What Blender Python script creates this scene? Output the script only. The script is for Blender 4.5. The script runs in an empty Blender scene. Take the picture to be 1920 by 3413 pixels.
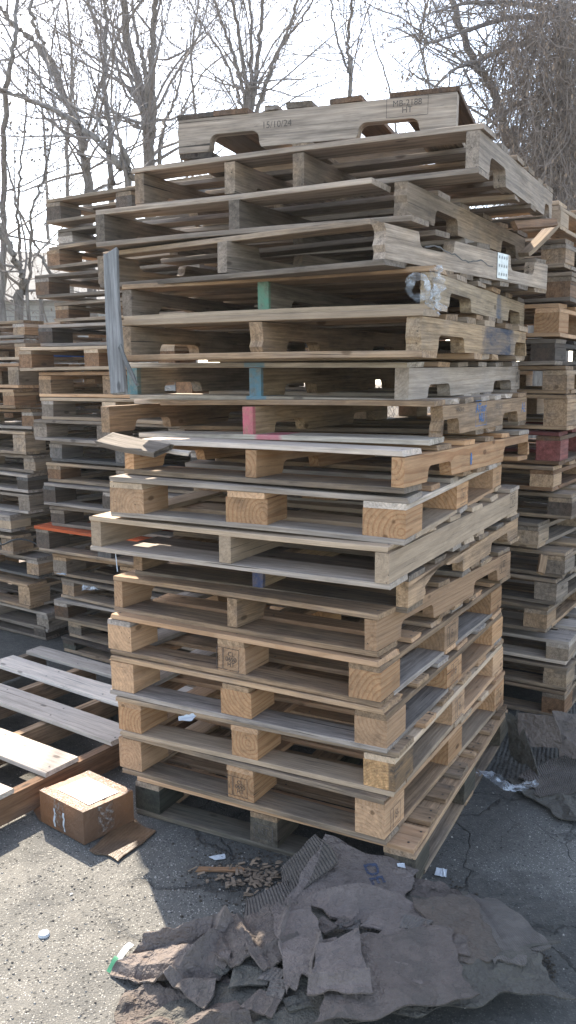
import bpy, bmesh, math, random
import numpy as np
from mathutils import Vector, Matrix, noise
C=bpy.context.scene.collection
SC=bpy.context.scene
# ------------------------------------------------------------------ camera
F,PIT,ROL,H=2804.21,0.16277,-0.00491,1.49849
cs,sn=math.cos(ROL),math.sin(ROL)
right=Vector((1,0,0)); down=Vector((0,-math.sin(PIT),-math.cos(PIT))); fwd=Vector((0,math.cos(PIT),-math.sin(PIT)))
r2=right*cs+down*(-sn); d2=right*sn+down*cs
cam=bpy.data.cameras.new('camera'); co=bpy.data.objects.new('camera',cam); C.objects.link(co)
M=Matrix((( r2.x,-d2.x,-fwd.x,0),(r2.y,-d2.y,-fwd.y,0),(r2.z,-d2.z,-fwd.z,H),(0,0,0,1)))
co.matrix_world=M; cam.sensor_fit='VERTICAL'; cam.sensor_height=36; cam.lens=F*36/3413; cam.clip_end=500; cam.clip_start=0.05
SC.camera=co
def at(px,py,Y=None,Z=None):
    u=(px-960)/F; v=(py-1706.5)/F
    d=r2*u+d2*v+fwd
    t=(Z-H)/d.z if Z is not None else Y/d.y
    return d*t+Vector((0,0,H))
# ------------------------------------------------------------------ world, sun
w=bpy.data.worlds.new('World'); SC.world=w; w.use_nodes=True
nt=w.node_tree; bg=nt.nodes['Background']
sky=nt.nodes.new('ShaderNodeTexSky'); sky.sky_type='NISHITA'; sky.sun_disc=False
SUNAZ=math.radians(-22.0); SUNEL=math.radians(42)
sky.sun_elevation=SUNEL; sky.sun_rotation=SUNAZ; sky.air_density=1.0; sky.dust_density=1.0; sky.ozone_density=1.0
hsv=nt.nodes.new('ShaderNodeHueSaturation'); hsv.inputs['Saturation'].default_value=0.78; nt.links.new(sky.outputs[0],hsv.inputs['Color']); nt.links.new(hsv.outputs[0],bg.inputs[0]); bg.inputs[1].default_value=0.15
sd=Vector((math.sin(SUNAZ)*math.cos(SUNEL),math.cos(SUNAZ)*math.cos(SUNEL),math.sin(SUNEL)))
sl=bpy.data.lights.new('sun','SUN'); sl.energy=4.1; sl.angle=math.radians(0.55); sl.color=(1,0.90,0.75)
so=bpy.data.objects.new('sun',sl); C.objects.link(so); so.rotation_euler=sd.to_track_quat('Z','Y').to_euler(); so.location=(-3,9,8)
SC.view_settings.view_transform='Standard'; SC.view_settings.look='None'; SC.view_settings.gamma=1
SC.view_settings.exposure=1.88
SC.render.engine='CYCLES'
try:
    SC.cycles.max_bounces=8; SC.cycles.diffuse_bounces=2
except Exception: pass
# ------------------------------------------------------------------ node helpers
class NT:
    def __init__(s,name):
        s.m=bpy.data.materials.new(name); s.m.use_nodes=True; s.t=s.m.node_tree; s.b=s.t.nodes['Principled BSDF']
    def n(s,ty,**k):
        x=s.t.nodes.new(ty)
        for a,v in k.items(): setattr(x,a,v)
        return x
    def l(s,a,b): s.t.links.new(a,b)
    def val(s,x,inp):
        if isinstance(x,(int,float)): inp.default_value=x
        elif isinstance(x,(tuple,list)): inp.default_value=tuple(x) if len(x)!=3 or inp.type=='VECTOR' else (*x,1)
        else: s.l(x,inp)
    def math(s,op,a,b=0.0,c=None,clamp=False):
        x=s.n('ShaderNodeMath',operation=op,use_clamp=clamp); s.val(a,x.inputs[0]); s.val(b,x.inputs[1])
        if c is not None: s.val(c,x.inputs[2])
        return x.outputs[0]
    def vmath(s,op,a,b):
        x=s.n('ShaderNodeVectorMath',operation=op); s.val(a,x.inputs[0]); s.val(b,x.inputs[1]); return x.outputs[0]
    def noise(s,vec,scale,detail=3,rough=0.55,dim='3D'):
        x=s.n('ShaderNodeTexNoise'); s.l(vec,x.inputs['Vector']); x.inputs['Scale'].default_value=scale; x.inputs['Detail'].default_value=detail; x.inputs['Roughness'].default_value=rough; return x.outputs[0]
    def ramp(s,f,a,b,ca=0.0,cb=1.0,smooth=True):
        x=s.n('ShaderNodeMapRange'); x.interpolation_type='SMOOTHSTEP' if smooth else 'LINEAR'
        s.val(f,x.inputs[0]); x.inputs[1].default_value=a; x.inputs[2].default_value=b; x.inputs[3].default_value=ca; x.inputs[4].default_value=cb; return x.outputs[0]
    def mix(s,f,a,b,mode='MIX'):
        x=s.n('ShaderNodeMix',data_type='RGBA',blend_type=mode); s.val(f,x.inputs[0]); s.val(a,x.inputs[6]); s.val(b,x.inputs[7]); return x.outputs[2]
    def bump(s,h,st,dist=0.002):
        x=s.n('ShaderNodeBump'); s.l(h,x.inputs['Height']); x.inputs['Strength'].default_value=st; x.inputs['Distance'].default_value=dist; s.l(x.outputs[0],s.b.inputs['Normal'])
    def scale(s,vec,sc):
        return s.vmath('MULTIPLY',vec,sc)
def wood(name,base,dark,grey=(0.22,0.205,0.18),weather=0.3,dirt=0.35,ring=0.5,paint=None,rough=0.8,spots=0.4,tex=1.0,rf=105.0):
    q=NT(name); tc=q.n('ShaderNodeTexCoord'); oi=q.n('ShaderNodeObjectInfo')
    P=tc.outputs['Object']
    rnd=oi.outputs['Random']
    off=q.n('ShaderNodeCombineXYZ')
    q.l(q.math('MULTIPLY',rnd,37.7),off.inputs[0]); q.l(q.math('MULTIPLY',rnd,91.3),off.inputs[1]); q.l(q.math('MULTIPLY',rnd,53.1),off.inputs[2])
    PO=q.vmath('ADD',P,off.outputs[0])
    # growth rings: distance from the pith line, which lies outside or inside the board
    rn2=q.math('FRACT',q.math('MULTIPLY',rnd,17.13)); rn3=q.math('FRACT',q.math('MULTIPLY',rnd,71.7))
    wob=q.n('ShaderNodeTexNoise'); q.l(q.scale(PO,(2.2,9,9)),wob.inputs['Vector']); wob.inputs['Scale'].default_value=1; wob.inputs['Detail'].default_value=2
    wv=q.vmath('SUBTRACT',wob.outputs[1],(0.5,0.5,0.5)); wv=q.scale(wv,(0,0.035,0.035))
    cen=q.n('ShaderNodeCombineXYZ'); q.l(q.math('MULTIPLY',q.math('SUBTRACT',rn2,0.5),0.17),cen.inputs[1]); q.l(q.math('MULTIPLY',q.math('SUBTRACT',rn3,0.6),0.17),cen.inputs[2])
    pr=q.vmath('SUBTRACT',q.vmath('ADD',P,wv),cen.outputs[0])
    sx=q.n('ShaderNodeSeparateXYZ'); q.l(pr,sx.inputs[0])
    rad=q.math('SQRT',q.math('ADD',q.math('MULTIPLY',sx.outputs[1],sx.outputs[1]),q.math('MULTIPLY',sx.outputs[2],sx.outputs[2])))
    fr=q.math('FRACT',q.math('MULTIPLY',rad,rf))
    rg=q.ramp(fr,0.45,0.95); rg2=q.ramp(fr,0.96,1.0,1.0,0.0); rg=q.math('MULTIPLY',rg,rg2)
    fib=q.noise(q.scale(PO,(5,230,230)),1,2,0.6)
    fib2=q.noise(q.scale(PO,(9,60,60)),1,3,0.6)
    blo=q.noise(q.scale(PO,(3,7,7)),1,4,0.65)
    blo2=q.noise(q.scale(q.vmath('ADD',PO,(13,5,2)),(5,16,16)),1,4,0.7)
    col=q.mix(q.math('MULTIPLY',rg,ring),base,dark)
    col=q.mix(q.ramp(blo,0.62-weather*0.5,0.85-weather*0.45,0,min(1,0.25+weather)),col,grey)
    col=q.mix(q.ramp(blo2,0.5,0.75,0,dirt),col,(0.05,0.045,0.038))
    # narrow dark scuffs and mould along the grain
    sc=q.noise(q.scale(q.vmath('ADD',PO,(3,31,17)),(6,42,42)),1,5,0.75)
    col=q.mix(q.ramp(sc,0.60,0.72,0,spots),col,(0.035,0.033,0.032))
    sp=q.noise(q.scale(q.vmath('ADD',PO,(7,3,29)),(1.6,120,120)),1,2,0.5)
    col=q.mix(q.ramp(sp,0.70,0.745,0,0.85),col,(0.03,0.027,0.024))
    gr=q.noise(q.scale(q.vmath('ADD',PO,(1,11,23)),(2.2,5,5)),1,6,0.7)
    col=q.mix(q.ramp(gr,0.5,0.68,0,dirt*0.9),col,(0.115,0.097,0.08))
    # knots
    vo=q.n('ShaderNodeTexVoronoi'); q.l(q.scale(PO,(5,11,11)),vo.inputs['Vector']); vo.inputs['Scale'].default_value=1
    col=q.mix(q.ramp(vo.outputs[0],0.06,0.12,0.75,0.0),col,tuple(c*0.35 for c in dark))
    fib3=q.noise(q.scale(q.vmath('ADD',PO,(5,5,5)),(2.5,55,55)),1,5,0.75)
    v=q.math('ADD',q.math('MULTIPLY',fib,0.8*tex),1-0.42*tex); v2=q.math('MULTIPLY',q.math('ADD',q.math('MULTIPLY',fib2,0.8*tex),1-0.4*tex),q.ramp(fib3,0.32,0.62,1-0.38*tex,1+0.12*tex))
    rb=q.math('ADD',q.math('MULTIPLY',q.math('FRACT',q.math('MULTIPLY',rnd,7.31)),0.44),0.52)
    mm=q.math('MULTIPLY',q.math('MULTIPLY',v,v2),rb)
    cc=q.n('ShaderNodeCombineXYZ'); [q.l(q.math('MULTIPLY',mm,k),cc.inputs[i]) for i,k in enumerate((1.11,0.985,0.915))]
    col=q.mix(1.0,col,cc.outputs[0],'MULTIPLY')
    if paint:
        pc,ax,lo,hi,pw=paint
        s3=q.n('ShaderNodeSeparateXYZ'); q.l(P,s3.inputs[0])
        pn=q.noise(q.scale(PO,(14,14,14)),1,4,0.6)
        xx=q.math('ADD',s3.outputs[ax],q.math('MULTIPLY',q.math('SUBTRACT',pn,0.5),pw))
        e=max(0.002,pw*0.25)
        mk=q.math('MULTIPLY',q.ramp(xx,lo-e,lo+e),q.ramp(xx,hi-e,hi+e,1,0))
        mk=q.math('MULTIPLY',mk,q.math('MULTIPLY',q.ramp(fib2,0.3,0.55,0.55,0.95),q.ramp(blo2,0.35,0.62,1.0,0.6)))
        col=q.mix(mk,col,pc)
    q.l(col,q.b.inputs['Base Color'])
    q.b.inputs['Roughness'].default_value=rough
    try: q.b.inputs['Specular IOR Level'].default_value=0.25
    except Exception: pass
    h=q.math('ADD',q.math('MULTIPLY',fib,0.6),q.math('ADD',q.math('MULTIPLY',rg,0.35),q.math('MULTIPLY',fib2,0.8)))
    q.bump(h,0.55,0.0025)
    return q.m
W={}
W['fresh']=wood('fresh_pine',(0.57,0.395,0.245),(0.40,0.235,0.12),grey=(0.34,0.29,0.235),weather=0.12,dirt=0.34,ring=0.42,spots=0.35,tex=0.5,rf=80)
W['orange']=wood('orange_pine',(0.57,0.37,0.205),(0.38,0.19,0.085),grey=(0.36,0.29,0.22),weather=0.06,dirt=0.3,ring=0.6,spots=0.3,tex=0.5,rf=72)
W['pale']=wood('pale_pine',(0.57,0.47,0.345),(0.46,0.355,0.235),weather=0.12,dirt=0.25,ring=0.3,spots=0.35,tex=0.55)
W['tan']=wood('tan_oak',(0.43,0.315,0.20),(0.31,0.205,0.12),grey=(0.25,0.22,0.19),weather=0.3,dirt=0.45,ring=0.4,spots=0.5)
W['wtan']=wood('weathered_tan',(0.43,0.335,0.225),(0.31,0.225,0.145),grey=(0.28,0.24,0.19),weather=0.6,dirt=0.4,ring=0.35,spots=0.55)
W['grey']=wood('weathered_grey',(0.34,0.29,0.23),(0.22,0.18,0.14),grey=(0.26,0.23,0.19),weather=0.8,dirt=0.4,ring=0.3,spots=0.6)
W['silver']=wood('silver_grey',(0.46,0.42,0.365),(0.33,0.295,0.25),grey=(0.38,0.355,0.32),weather=0.8,dirt=0.25,ring=0.35,spots=0.5)
W['white']=wood('whitish_wood',(0.62,0.56,0.475),(0.45,0.39,0.31),grey=(0.48,0.45,0.405),weather=0.5,dirt=0.15,ring=0.7,spots=0.35,tex=0.7)
W['brown']=wood('brown_wood',(0.21,0.13,0.075),(0.13,0.075,0.04),grey=(0.12,0.10,0.085),weather=0.4,dirt=0.5,ring=0.4)
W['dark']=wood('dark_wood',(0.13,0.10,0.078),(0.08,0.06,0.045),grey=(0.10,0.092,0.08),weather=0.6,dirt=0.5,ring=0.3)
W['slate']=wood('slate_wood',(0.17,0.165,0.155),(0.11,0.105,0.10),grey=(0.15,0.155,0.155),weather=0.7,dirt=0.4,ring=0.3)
W['red']=wood('red_painted_wood',(0.21,0.075,0.068),(0.16,0.055,0.05),grey=(0.26,0.14,0.13),weather=0.3,dirt=0.3,ring=0.2,spots=0.3)
W['orangepaint']=wood('orange_painted_wood',(0.62,0.14,0.045),(0.45,0.09,0.03),grey=(0.42,0.14,0.07),weather=0.3,dirt=0.15,ring=0.2,spots=0.2)
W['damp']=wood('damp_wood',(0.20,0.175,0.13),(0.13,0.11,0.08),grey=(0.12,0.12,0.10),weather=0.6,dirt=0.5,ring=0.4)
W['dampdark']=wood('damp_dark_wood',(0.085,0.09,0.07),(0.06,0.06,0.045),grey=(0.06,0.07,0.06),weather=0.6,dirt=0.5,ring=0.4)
W['brownside']=wood('brown_side',(0.28,0.175,0.10),(0.2,0.11,0.06),weather=0.2,dirt=0.3,ring=0.5)
W['ash']=wood('ash_grey',(0.50,0.425,0.335),(0.36,0.295,0.225),grey=(0.42,0.375,0.315),weather=0.6,dirt=0.25,ring=0.35,spots=0.5)
W['bleach']=wood('bleached_slat',(0.74,0.70,0.62),(0.6,0.55,0.47),grey=(0.60,0.58,0.54),weather=0.3,dirt=0.15,ring=0.3,spots=0.5,tex=0.6)
def painted(nm,base,pc,lo,hi,pw=0.012,ax=0):
    k=dict(fresh=((0.54,0.38,0.205),(0.40,0.235,0.105)),tan=((0.40,0.305,0.19),(0.29,0.2,0.11)),grey=((0.30,0.275,0.225),(0.2,0.18,0.145)),pale=((0.56,0.47,0.32),(0.46,0.35,0.21)),wtan=((0.37,0.31,0.215),(0.28,0.215,0.14)),white=((0.58,0.545,0.46),(0.42,0.38,0.31)))[base]
    W[nm]=wood(nm,k[0],k[1],weather=0.3,dirt=0.3,paint=(pc,ax,lo,hi,pw))
painted('end_green','grey',(0.12,0.27,0.18),-9,-0.618)
painted('end_blue','tan',(0.11,0.25,0.33),-9,-0.608)
painted('end_teal','grey',(0.07,0.17,0.19),-9,-0.60)
painted('end_pink','tan',(0.55,0.13,0.17),-9,-0.545)
painted('end_navy','tan',(0.04,0.07,0.17),-9,-0.603)
painted('end_rust','grey',(0.25,0.08,0.06),-9,-0.50)
painted('side_navy','tan',(0.03,0.045,0.075),0.02,0.42,0.22)
painted('side_spot','wtan',(0.06,0.08,0.12),0.14,0.20,0.08)
painted('board_blue','white',(0.09,0.26,0.36),-0.04,0.035,0.02)
painted('board_pink','white',(0.55,0.12,0.16),-0.04,0.045,0.04)
def plain(name,col,rough=0.6,metal=0.0,noise_amt=0.0,nscale=20,trans=0,alpha=1):
    q=NT(name); 
    if noise_amt:
        tc=q.n('ShaderNodeTexCoord'); n=q.noise(tc.outputs['Object'],nscale,4,0.6)
        c=q.mix(q.ramp(n,0.35,0.7,0,noise_amt),col,tuple(c*0.45 for c in col)); q.l(c,q.b.inputs['Base Color']); q.bump(n,0.3,0.002)
    else: q.b.inputs['Base Color'].default_value=(*col,1)
    q.b.inputs['Roughness'].default_value=rough; q.b.inputs['Metallic'].default_value=metal
    if trans: q.b.inputs['Transmission Weight'].default_value=trans
    if alpha<1: q.b.inputs['Alpha'].default_value=alpha
    return q.m
NAIL=plain('nail_head',(0.045,0.04,0.038),0.5,0.4)
INK=plain('stamp_ink',(0.055,0.045,0.04),0.8)
INKF=plain('faded_ink',(0.11,0.095,0.085),0.8)
def ink(name,col):
    q=NT(name); tc=q.n('ShaderNodeTexCoord'); n=q.noise(tc.outputs['Object'],170,4,0.7); n2=q.noise(tc.outputs['Object'],38,3,0.6)
    q.b.inputs['Base Color'].default_value=(*col,1); q.b.inputs['Roughness'].default_value=.85
    q.l(q.math('MULTIPLY',q.ramp(n,0.36,0.52,0.4,0.95),q.ramp(n2,0.30,0.5,0.5,1)),q.b.inputs['Alpha']); return q.m
INK=ink('stamp_ink',(0.055,0.042,0.035)); INKF=ink('faded_ink',(0.10,0.085,0.075))
BLUEINK=ink('blue_ink',(0.05,0.16,0.36))
CARDINK=ink('blue_print',(0.03,0.045,0.085))
STEEL=plain('galvanised_steel',(0.55,0.56,0.56),0.45,0.85,0.4,40)
PAPER=plain('white_paper',(0.52,0.54,0.56),0.7,0,0.15,60)
# ------------------------------------------------------------------ object helpers
def link(o,parent=None):
    C.objects.link(o)
    if parent: o.parent=parent
    return o
def mesh(name,v,f,mats,parent=None,mat4=None,mi=None,smooth=False):
    me=bpy.data.meshes.new(name); me.from_pydata([tuple(p) for p in v],[],f); me.update()
    if not isinstance(mats,(list,tuple)): mats=[mats]
    for m in mats: me.materials.append(m)
    if mi: 
        for p,i in zip(me.polygons,mi): p.material_index=i
    if smooth: me.polygons.foreach_set('use_smooth',[True]*len(me.polygons))
    o=bpy.data.objects.new(name,me); link(o,parent)
    if mat4 is not None:
        if parent: o.matrix_local=mat4
        else: o.matrix_world=mat4
    return o
def tag(o,label,cat,group=None,kind=None):
    if label: o['label']=label
    if cat: o['category']=cat
    if group: o['group']=group
    if kind: o['kind']=kind
    return o
def empty(name,mw):
    o=bpy.data.objects.new(name,None); C.objects.link(o); o.empty_display_size=0.1; o.matrix_world=mw; return o
def board_geo(L,Wd,T,rng,ragged=0.004,bow=0.002,seg=9,ragL=None,nails=None,taper=0):
    """plank along X, centred; chamfered section, uneven ends and edges"""
    v=[];f=[];mi=[]
    c=min(0.0016,T*0.2); hw,ht=Wd/2,T/2
    sec=[(-hw+c,-ht),(hw-c,-ht),(hw,-ht+c),(hw,ht-c),(hw-c,ht),(-hw+c,ht),(-hw,ht-c),(-hw,-ht+c)]
    ph=rng.uniform(0,6.28); bw=rng.uniform(-bow,bow); tw=rng.uniform(-0.4,0.4)*bow
    e0=[rng.uniform(0,ragged) for _ in range(8)]; rl=ragL if ragL is not None else ragged
    e1=[rng.uniform(0,rl) for _ in range(8)]
    for i in range(seg+1):
        t=i/seg; x=-L/2+L*t
        wob=0.0012*math.sin(ph+t*9)+rng.uniform(-0.0007,0.0007)
        zb=bw*(1-(2*t-1)**2)
        wsc=1-taper*t
        for k,(y,z) in enumerate(sec):
            xx=x
            if i==0: xx+=e0[k]
            if i==seg: xx-=e1[k]
            v.append((xx,y*wsc+wob*(1 if y>0 else -1)*0.6+rng.uniform(-0.0005,0.0005),z+zb+tw*y/hw*(2*t-1)))
        if i:
            a=(i-1)*8;b=i*8
            for k in range(8):
                k2=(k+1)%8; f.append((a+k,b+k,b+k2,a+k2)); mi.append(0)
    f.append(tuple(reversed(range(8)))); mi.append(0); n=seg*8; f.append(tuple(n+k for k in range(8))); mi.append(0)
    f=[tuple(reversed(q)) for q in f]
    if nails:
        for (x,y) in nails:
            t=(x+L/2)/L; z=ht+bw*(1-(2*t-1)**2)+0.0008+abs(tw)
            b=len(v); v+= [(x+0.0042*math.cos(a),y+0.0042*math.sin(a),z) for a in [k*math.pi/3 for k in range(6)]]
            f.append(tuple(b+k for k in range(6))); mi.append(1)
    return v,f,mi
def board(name,L,Wd,T,mat,parent,m4,rng,**k):
    v,f,mi=board_geo(L,Wd,T,rng,**k)
    return mesh(name,v,f,[mat,NAIL],parent,m4,mi)
def extrude_profile(pts,thick,rng=None):
    """polygon in XZ, extruded along Y, centred"""
    n=len(pts); c=0.0015
    v=[(x,-thick/2,z) for x,z in pts]+[(x,thick/2,z) for x,z in pts]
    f=[tuple(range(n)),tuple(reversed(range(n,2*n)))]
    for i in range(n):
        j=(i+1)%n; f.append((i,n+i,n+j,j))
    return v,f
def stringer_profile(L,Hh,notches,flip=False,rag0=0.0,rag1=0.0,rng=None,rotten=0):
    """outline centred in X, z from -H/2..H/2, notches cut from the bottom (rounded)"""
    rng=rng or random
    b=-Hh/2; t=Hh/2
    P=[]
    ns=12
    nn=sorted(notches)
    bot=[]
    x=-L/2
    for (a0,a1,d,jag) in nn:
        a0-=L/2; a1-=L/2
        bot+= [(a0-0.008,b),(a0-0.001,b+d*0.25)]
        r=min(d*0.75,0.024)
        if jag:
            k=7
            for i in range(k+1):
                tt=i/k; bot.append((a0+(a1-a0)*tt,b+d*(0.65+0.5*math.sin(math.pi*min(1,tt*1.1)))*rng.uniform(0.8,1.15)))
        else:
            bot.append((a0,b+d-r))
            for i in range(1,5): 
                an=math.pi-(math.pi/2)*i/4; bot.append((a0+r+r*math.cos(an),b+d-r+r*math.sin(an)))
            for i in range(0,5):
                an=math.pi/2-(math.pi/2)*i/4; bot.append((a1-r+r*math.cos(an),b+d-r+r*math.sin(an)))
        bot+= [(a1+0.001,b+d*0.25),(a1+0.008,b)]
    def endpts(xe,rag,s):
        n=5 if rag>0.003 else 1
        out=[]
        for i in range(n+1):
            tt=i/n; out.append((xe-s*(rng.uniform(0,rag) if rag else 0),b+(t-b)*tt))
        return out
    e1=endpts(L/2,rag1,1); e0=endpts(-L/2,rag0,-1)
    top=[]
    if rotten:
        for i in range(1,16):
            top.append((L/2-L*i/16,t-rng.uniform(0,rotten)))
    pts=bot+e1+top+list(reversed(e0))
    if flip: pts=[(x,-z) for x,z in reversed(pts)]
    return pts
def T4(x,y,z,rz=0,rx=0,ry=0): return Matrix.Translation((x,y,z))@Matrix.Rotation(rz,4,'Z')@Matrix.Rotation(ry,4,'Y')@Matrix.Rotation(rx,4,'X')
def frame(x,y,z,yaw,tu=0,tv=0):
    u=Vector((-math.cos(yaw),math.sin(yaw),tu)).normalized(); v=Vector((math.sin(yaw),math.cos(yaw),tv)); 
    v=(v-u*v.dot(u)).normalized(); zz=v.cross(u)
    return Matrix(((v.x,u.x,zz.x,x),(v.y,u.y,zz.y,y),(v.z,u.z,zz.z,z),(0,0,0,1)))
FONT=None
def text_mesh(txt,size,mat,parent,m4,name='stamp',shear=0,bold=0.0,frame_box=None,label=None):
    """flat lettering in local XY; optional rectangular frame (w,h,line)"""
    cu=bpy.data.curves.new('t','FONT'); cu.body=txt; cu.size=size; cu.align_x='CENTER'; cu.align_y='CENTER'; cu.offset=bold; cu.space_line=0.8; cu.resolution_u=3
    to=bpy.data.objects.new('t',cu); C.objects.link(to)
    dg=bpy.context.evaluated_depsgraph_get(); me=bpy.data.meshes.new_from_object(to.evaluated_get(dg))
    v=[tuple(p.co) for p in me.vertices]; f=[tuple(p.vertices) for p in me.polygons]
    C.objects.unlink(to); bpy.data.objects.remove(to); bpy.data.meshes.remove(me)
    if frame_box:
        for (w_,h_,ln,cx) in frame_box:
            for (x0,y0,x1,y1) in ((cx-w_/2,-h_/2,cx+w_/2,-h_/2+ln),(cx-w_/2,h_/2-ln,cx+w_/2,h_/2),(cx-w_/2,-h_/2+ln,cx-w_/2+ln,h_/2-ln),(cx+w_/2-ln,-h_/2+ln,cx+w_/2,h_/2-ln)):
                b=len(v); v+=[(x0,y0,0),(x1,y0,0),(x1,y1,0),(x0,y1,0)]; f.append((b,b+1,b+2,b+3))
    return mesh(name,v,f,mat,parent,m4)
# orientation of lettering on faces, in pallet frame (X=v, Y=u, Z=up)
def on_left(y,z,x=-0.0012,rot=0):   # face looking along -X (towards viewer's left side); text runs towards -Y
    return Matrix.Translation((x,y,z))@Matrix(((0,0,-1,0),(-1,0,0,0),(0,1,0,0),(0,0,0,1)))@Matrix.Rotation(rot,4,'Z')
def on_right(x,z,y=-0.0012,rot=0):  # face looking along -Y; text runs along +X
    return Matrix.Translation((x,y,z))@Matrix(((1,0,0,0),(0,0,-1,0),(0,1,0,0),(0,0,0,1)))@Matrix.Rotation(rot,4,'Z')
NOTCH=[(0.155,0.385,0.040,0),(0.835,1.065,0.040,0)]
def pallet(name,label,fr,h,Wd,L,kind='stringer',deck=('tan',),frame_mats=('tan',),seed=0,notch=True,n_str=3,top=None,bot=None,mats=None,
           group='stacked wooden pallets',flip=False,skip_top=(),top_over=None,str_kw=None,str_w=0.038,noshort=None,blockw=0.10,nails=True,strs=None,boardT=0.016):
    rng=random.Random(seed*7919+13)
    root=empty(name,fr); tag(root,label,'pallet',group)
    t=boardT; mats=mats or {}
    pick=lambda s: W[rng.choice(s)]
    if top is None:
        top=[(0.0,0.135)]; x=0.16
        n=5; ws=[rng.uniform(0.085,0.125) for _ in range(n-1)]
        gap=(L-0.27-sum(ws))/(n)
        x=0.135+gap
        for w_ in ws: top.append((x,x+w_)); x+=w_+gap
        top.append((L-0.135,L))
    def place_boards(lst,z,nm,key,skip=()):
        for i,(a,b) in enumerate(lst):
            if i in skip: continue
            y0,y1=rng.uniform(-0.009,0.004),Wd+rng.uniform(-0.014,0.008)
            if noshort and (nm,i) in noshort: y0,y1=noshort[(nm,i)]
            m=mats.get((key,i)); m=W[m] if m else pick(deck)
            nl=None
            if nails and nm=='deck_board':
                nl=[(-( (y1-y0)/2)+ss+rng.uniform(-.008,.008),yy+rng.uniform(-.008,.008)) for ss in (0.019,0.019+(Wd-.038)/3 if n_str==4 else Wd/2,Wd-0.02 if n_str==3 else Wd*2/3) for yy in (-(b-a)*0.3,(b-a)*0.28)]+[(y1-y0)/2-0.02 and ((y1-y0)/2-0.02,0.02)]
            jz=rng.uniform(0,0.0012)
            o=board(nm,y1-y0,b-a,t,m,root,T4((a+b)/2,(y0+y1)/2,z+jz+(t/2),math.pi/2+rng.uniform(-.009,.009)),rng,ragged=rng.choice((.003,.005,.012)),bow=0.004,nails=nl)
    sk=str_kw or {}
    if kind=='stringer':
        hs=h-2*t-0.002; zc=t+0.001+hs/2
        nb=NOTCH if notch else []
        ys=strs or [str_w/2+(Wd-str_w)*k/(n_str-1) for k in range(n_str)]
        for k,y in enumerate(ys):
            kw=dict(sk.get(k,{})); mm=kw.pop('mat',None); Ls=kw.pop('L',L); x0=kw.pop('x0',0)
            nk=kw.pop('notches',nb)
            sc=L/1.219
            nk=[(a*sc,b*sc,d,j) for a,b,d,j in nk]
            p=stringer_profile(Ls,hs,nk,flip=flip,rng=rng,**{**dict(rag0=0.0025,rag1=0.0025),**kw})
            v,f=extrude_profile(p,str_w)
            o=mesh('stringer',v,f,[W[mm] if mm else pick(frame_mats)],root,T4(x0+Ls/2,y,zc,rng.uniform(-.004,.004)))
        bt=bot if bot is not None else [(0.0,0.13),(0.40*L,0.40*L+0.09),(0.40*L+0.12,0.40*L+0.22) ,(0.60*L,0.60*L+0.09),(L-0.13,L)]
        place_boards(bt,0,'base_board','b')
        place_boards(top,h-t,'deck_board','t',skip_top)
    else:
        ts=0.018; hb=h-2*t-ts-0.002
        bl=0.145
        ys=[blockw/2,Wd/2,Wd-blockw/2]; xs=[bl/2,L/2,L-bl/2]
        for i,x in enumerate(xs):
            for j,y in enumerate(ys):
                v,f,mi=board_geo(bl,blockw+rng.uniform(-.004,.012 if j==1 else .002),hb,rng,ragged=0.0015,bow=0,seg=1)
                m=mats.get(('k',i,j)); 
                mesh('block',v,f,[W[m] if m else pick(frame_mats)],root,T4(x+0.003,y,t+hb/2+0.001,rng.uniform(-.03,.03)))
        for y in ys:
            board('stringer_board',L-0.002,blockw-0.002,ts,pick(deck),root,T4(L/2,y,t+hb+0.001+ts/2),rng,ragged=.003,bow=0)
        place_boards(top,h-t,'deck_board','t',skip_top)
        # perimeter base
        place_boards([(0.0,0.10),(L/2-0.05,L/2+0.05),(L-0.10,L)],0,'base_board','b')
        for (x0,x1) in ((0.101,L/2-0.051),(L/2+0.051,L-0.101)):
            for y in (0.05,Wd-0.05):
                board('base_board',x1-x0-0.002,0.095,t,pick(deck),root,T4((x0+x1)/2,y,t/2),rng,ragged=.002,bow=0,seg=3)
    return root
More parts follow.
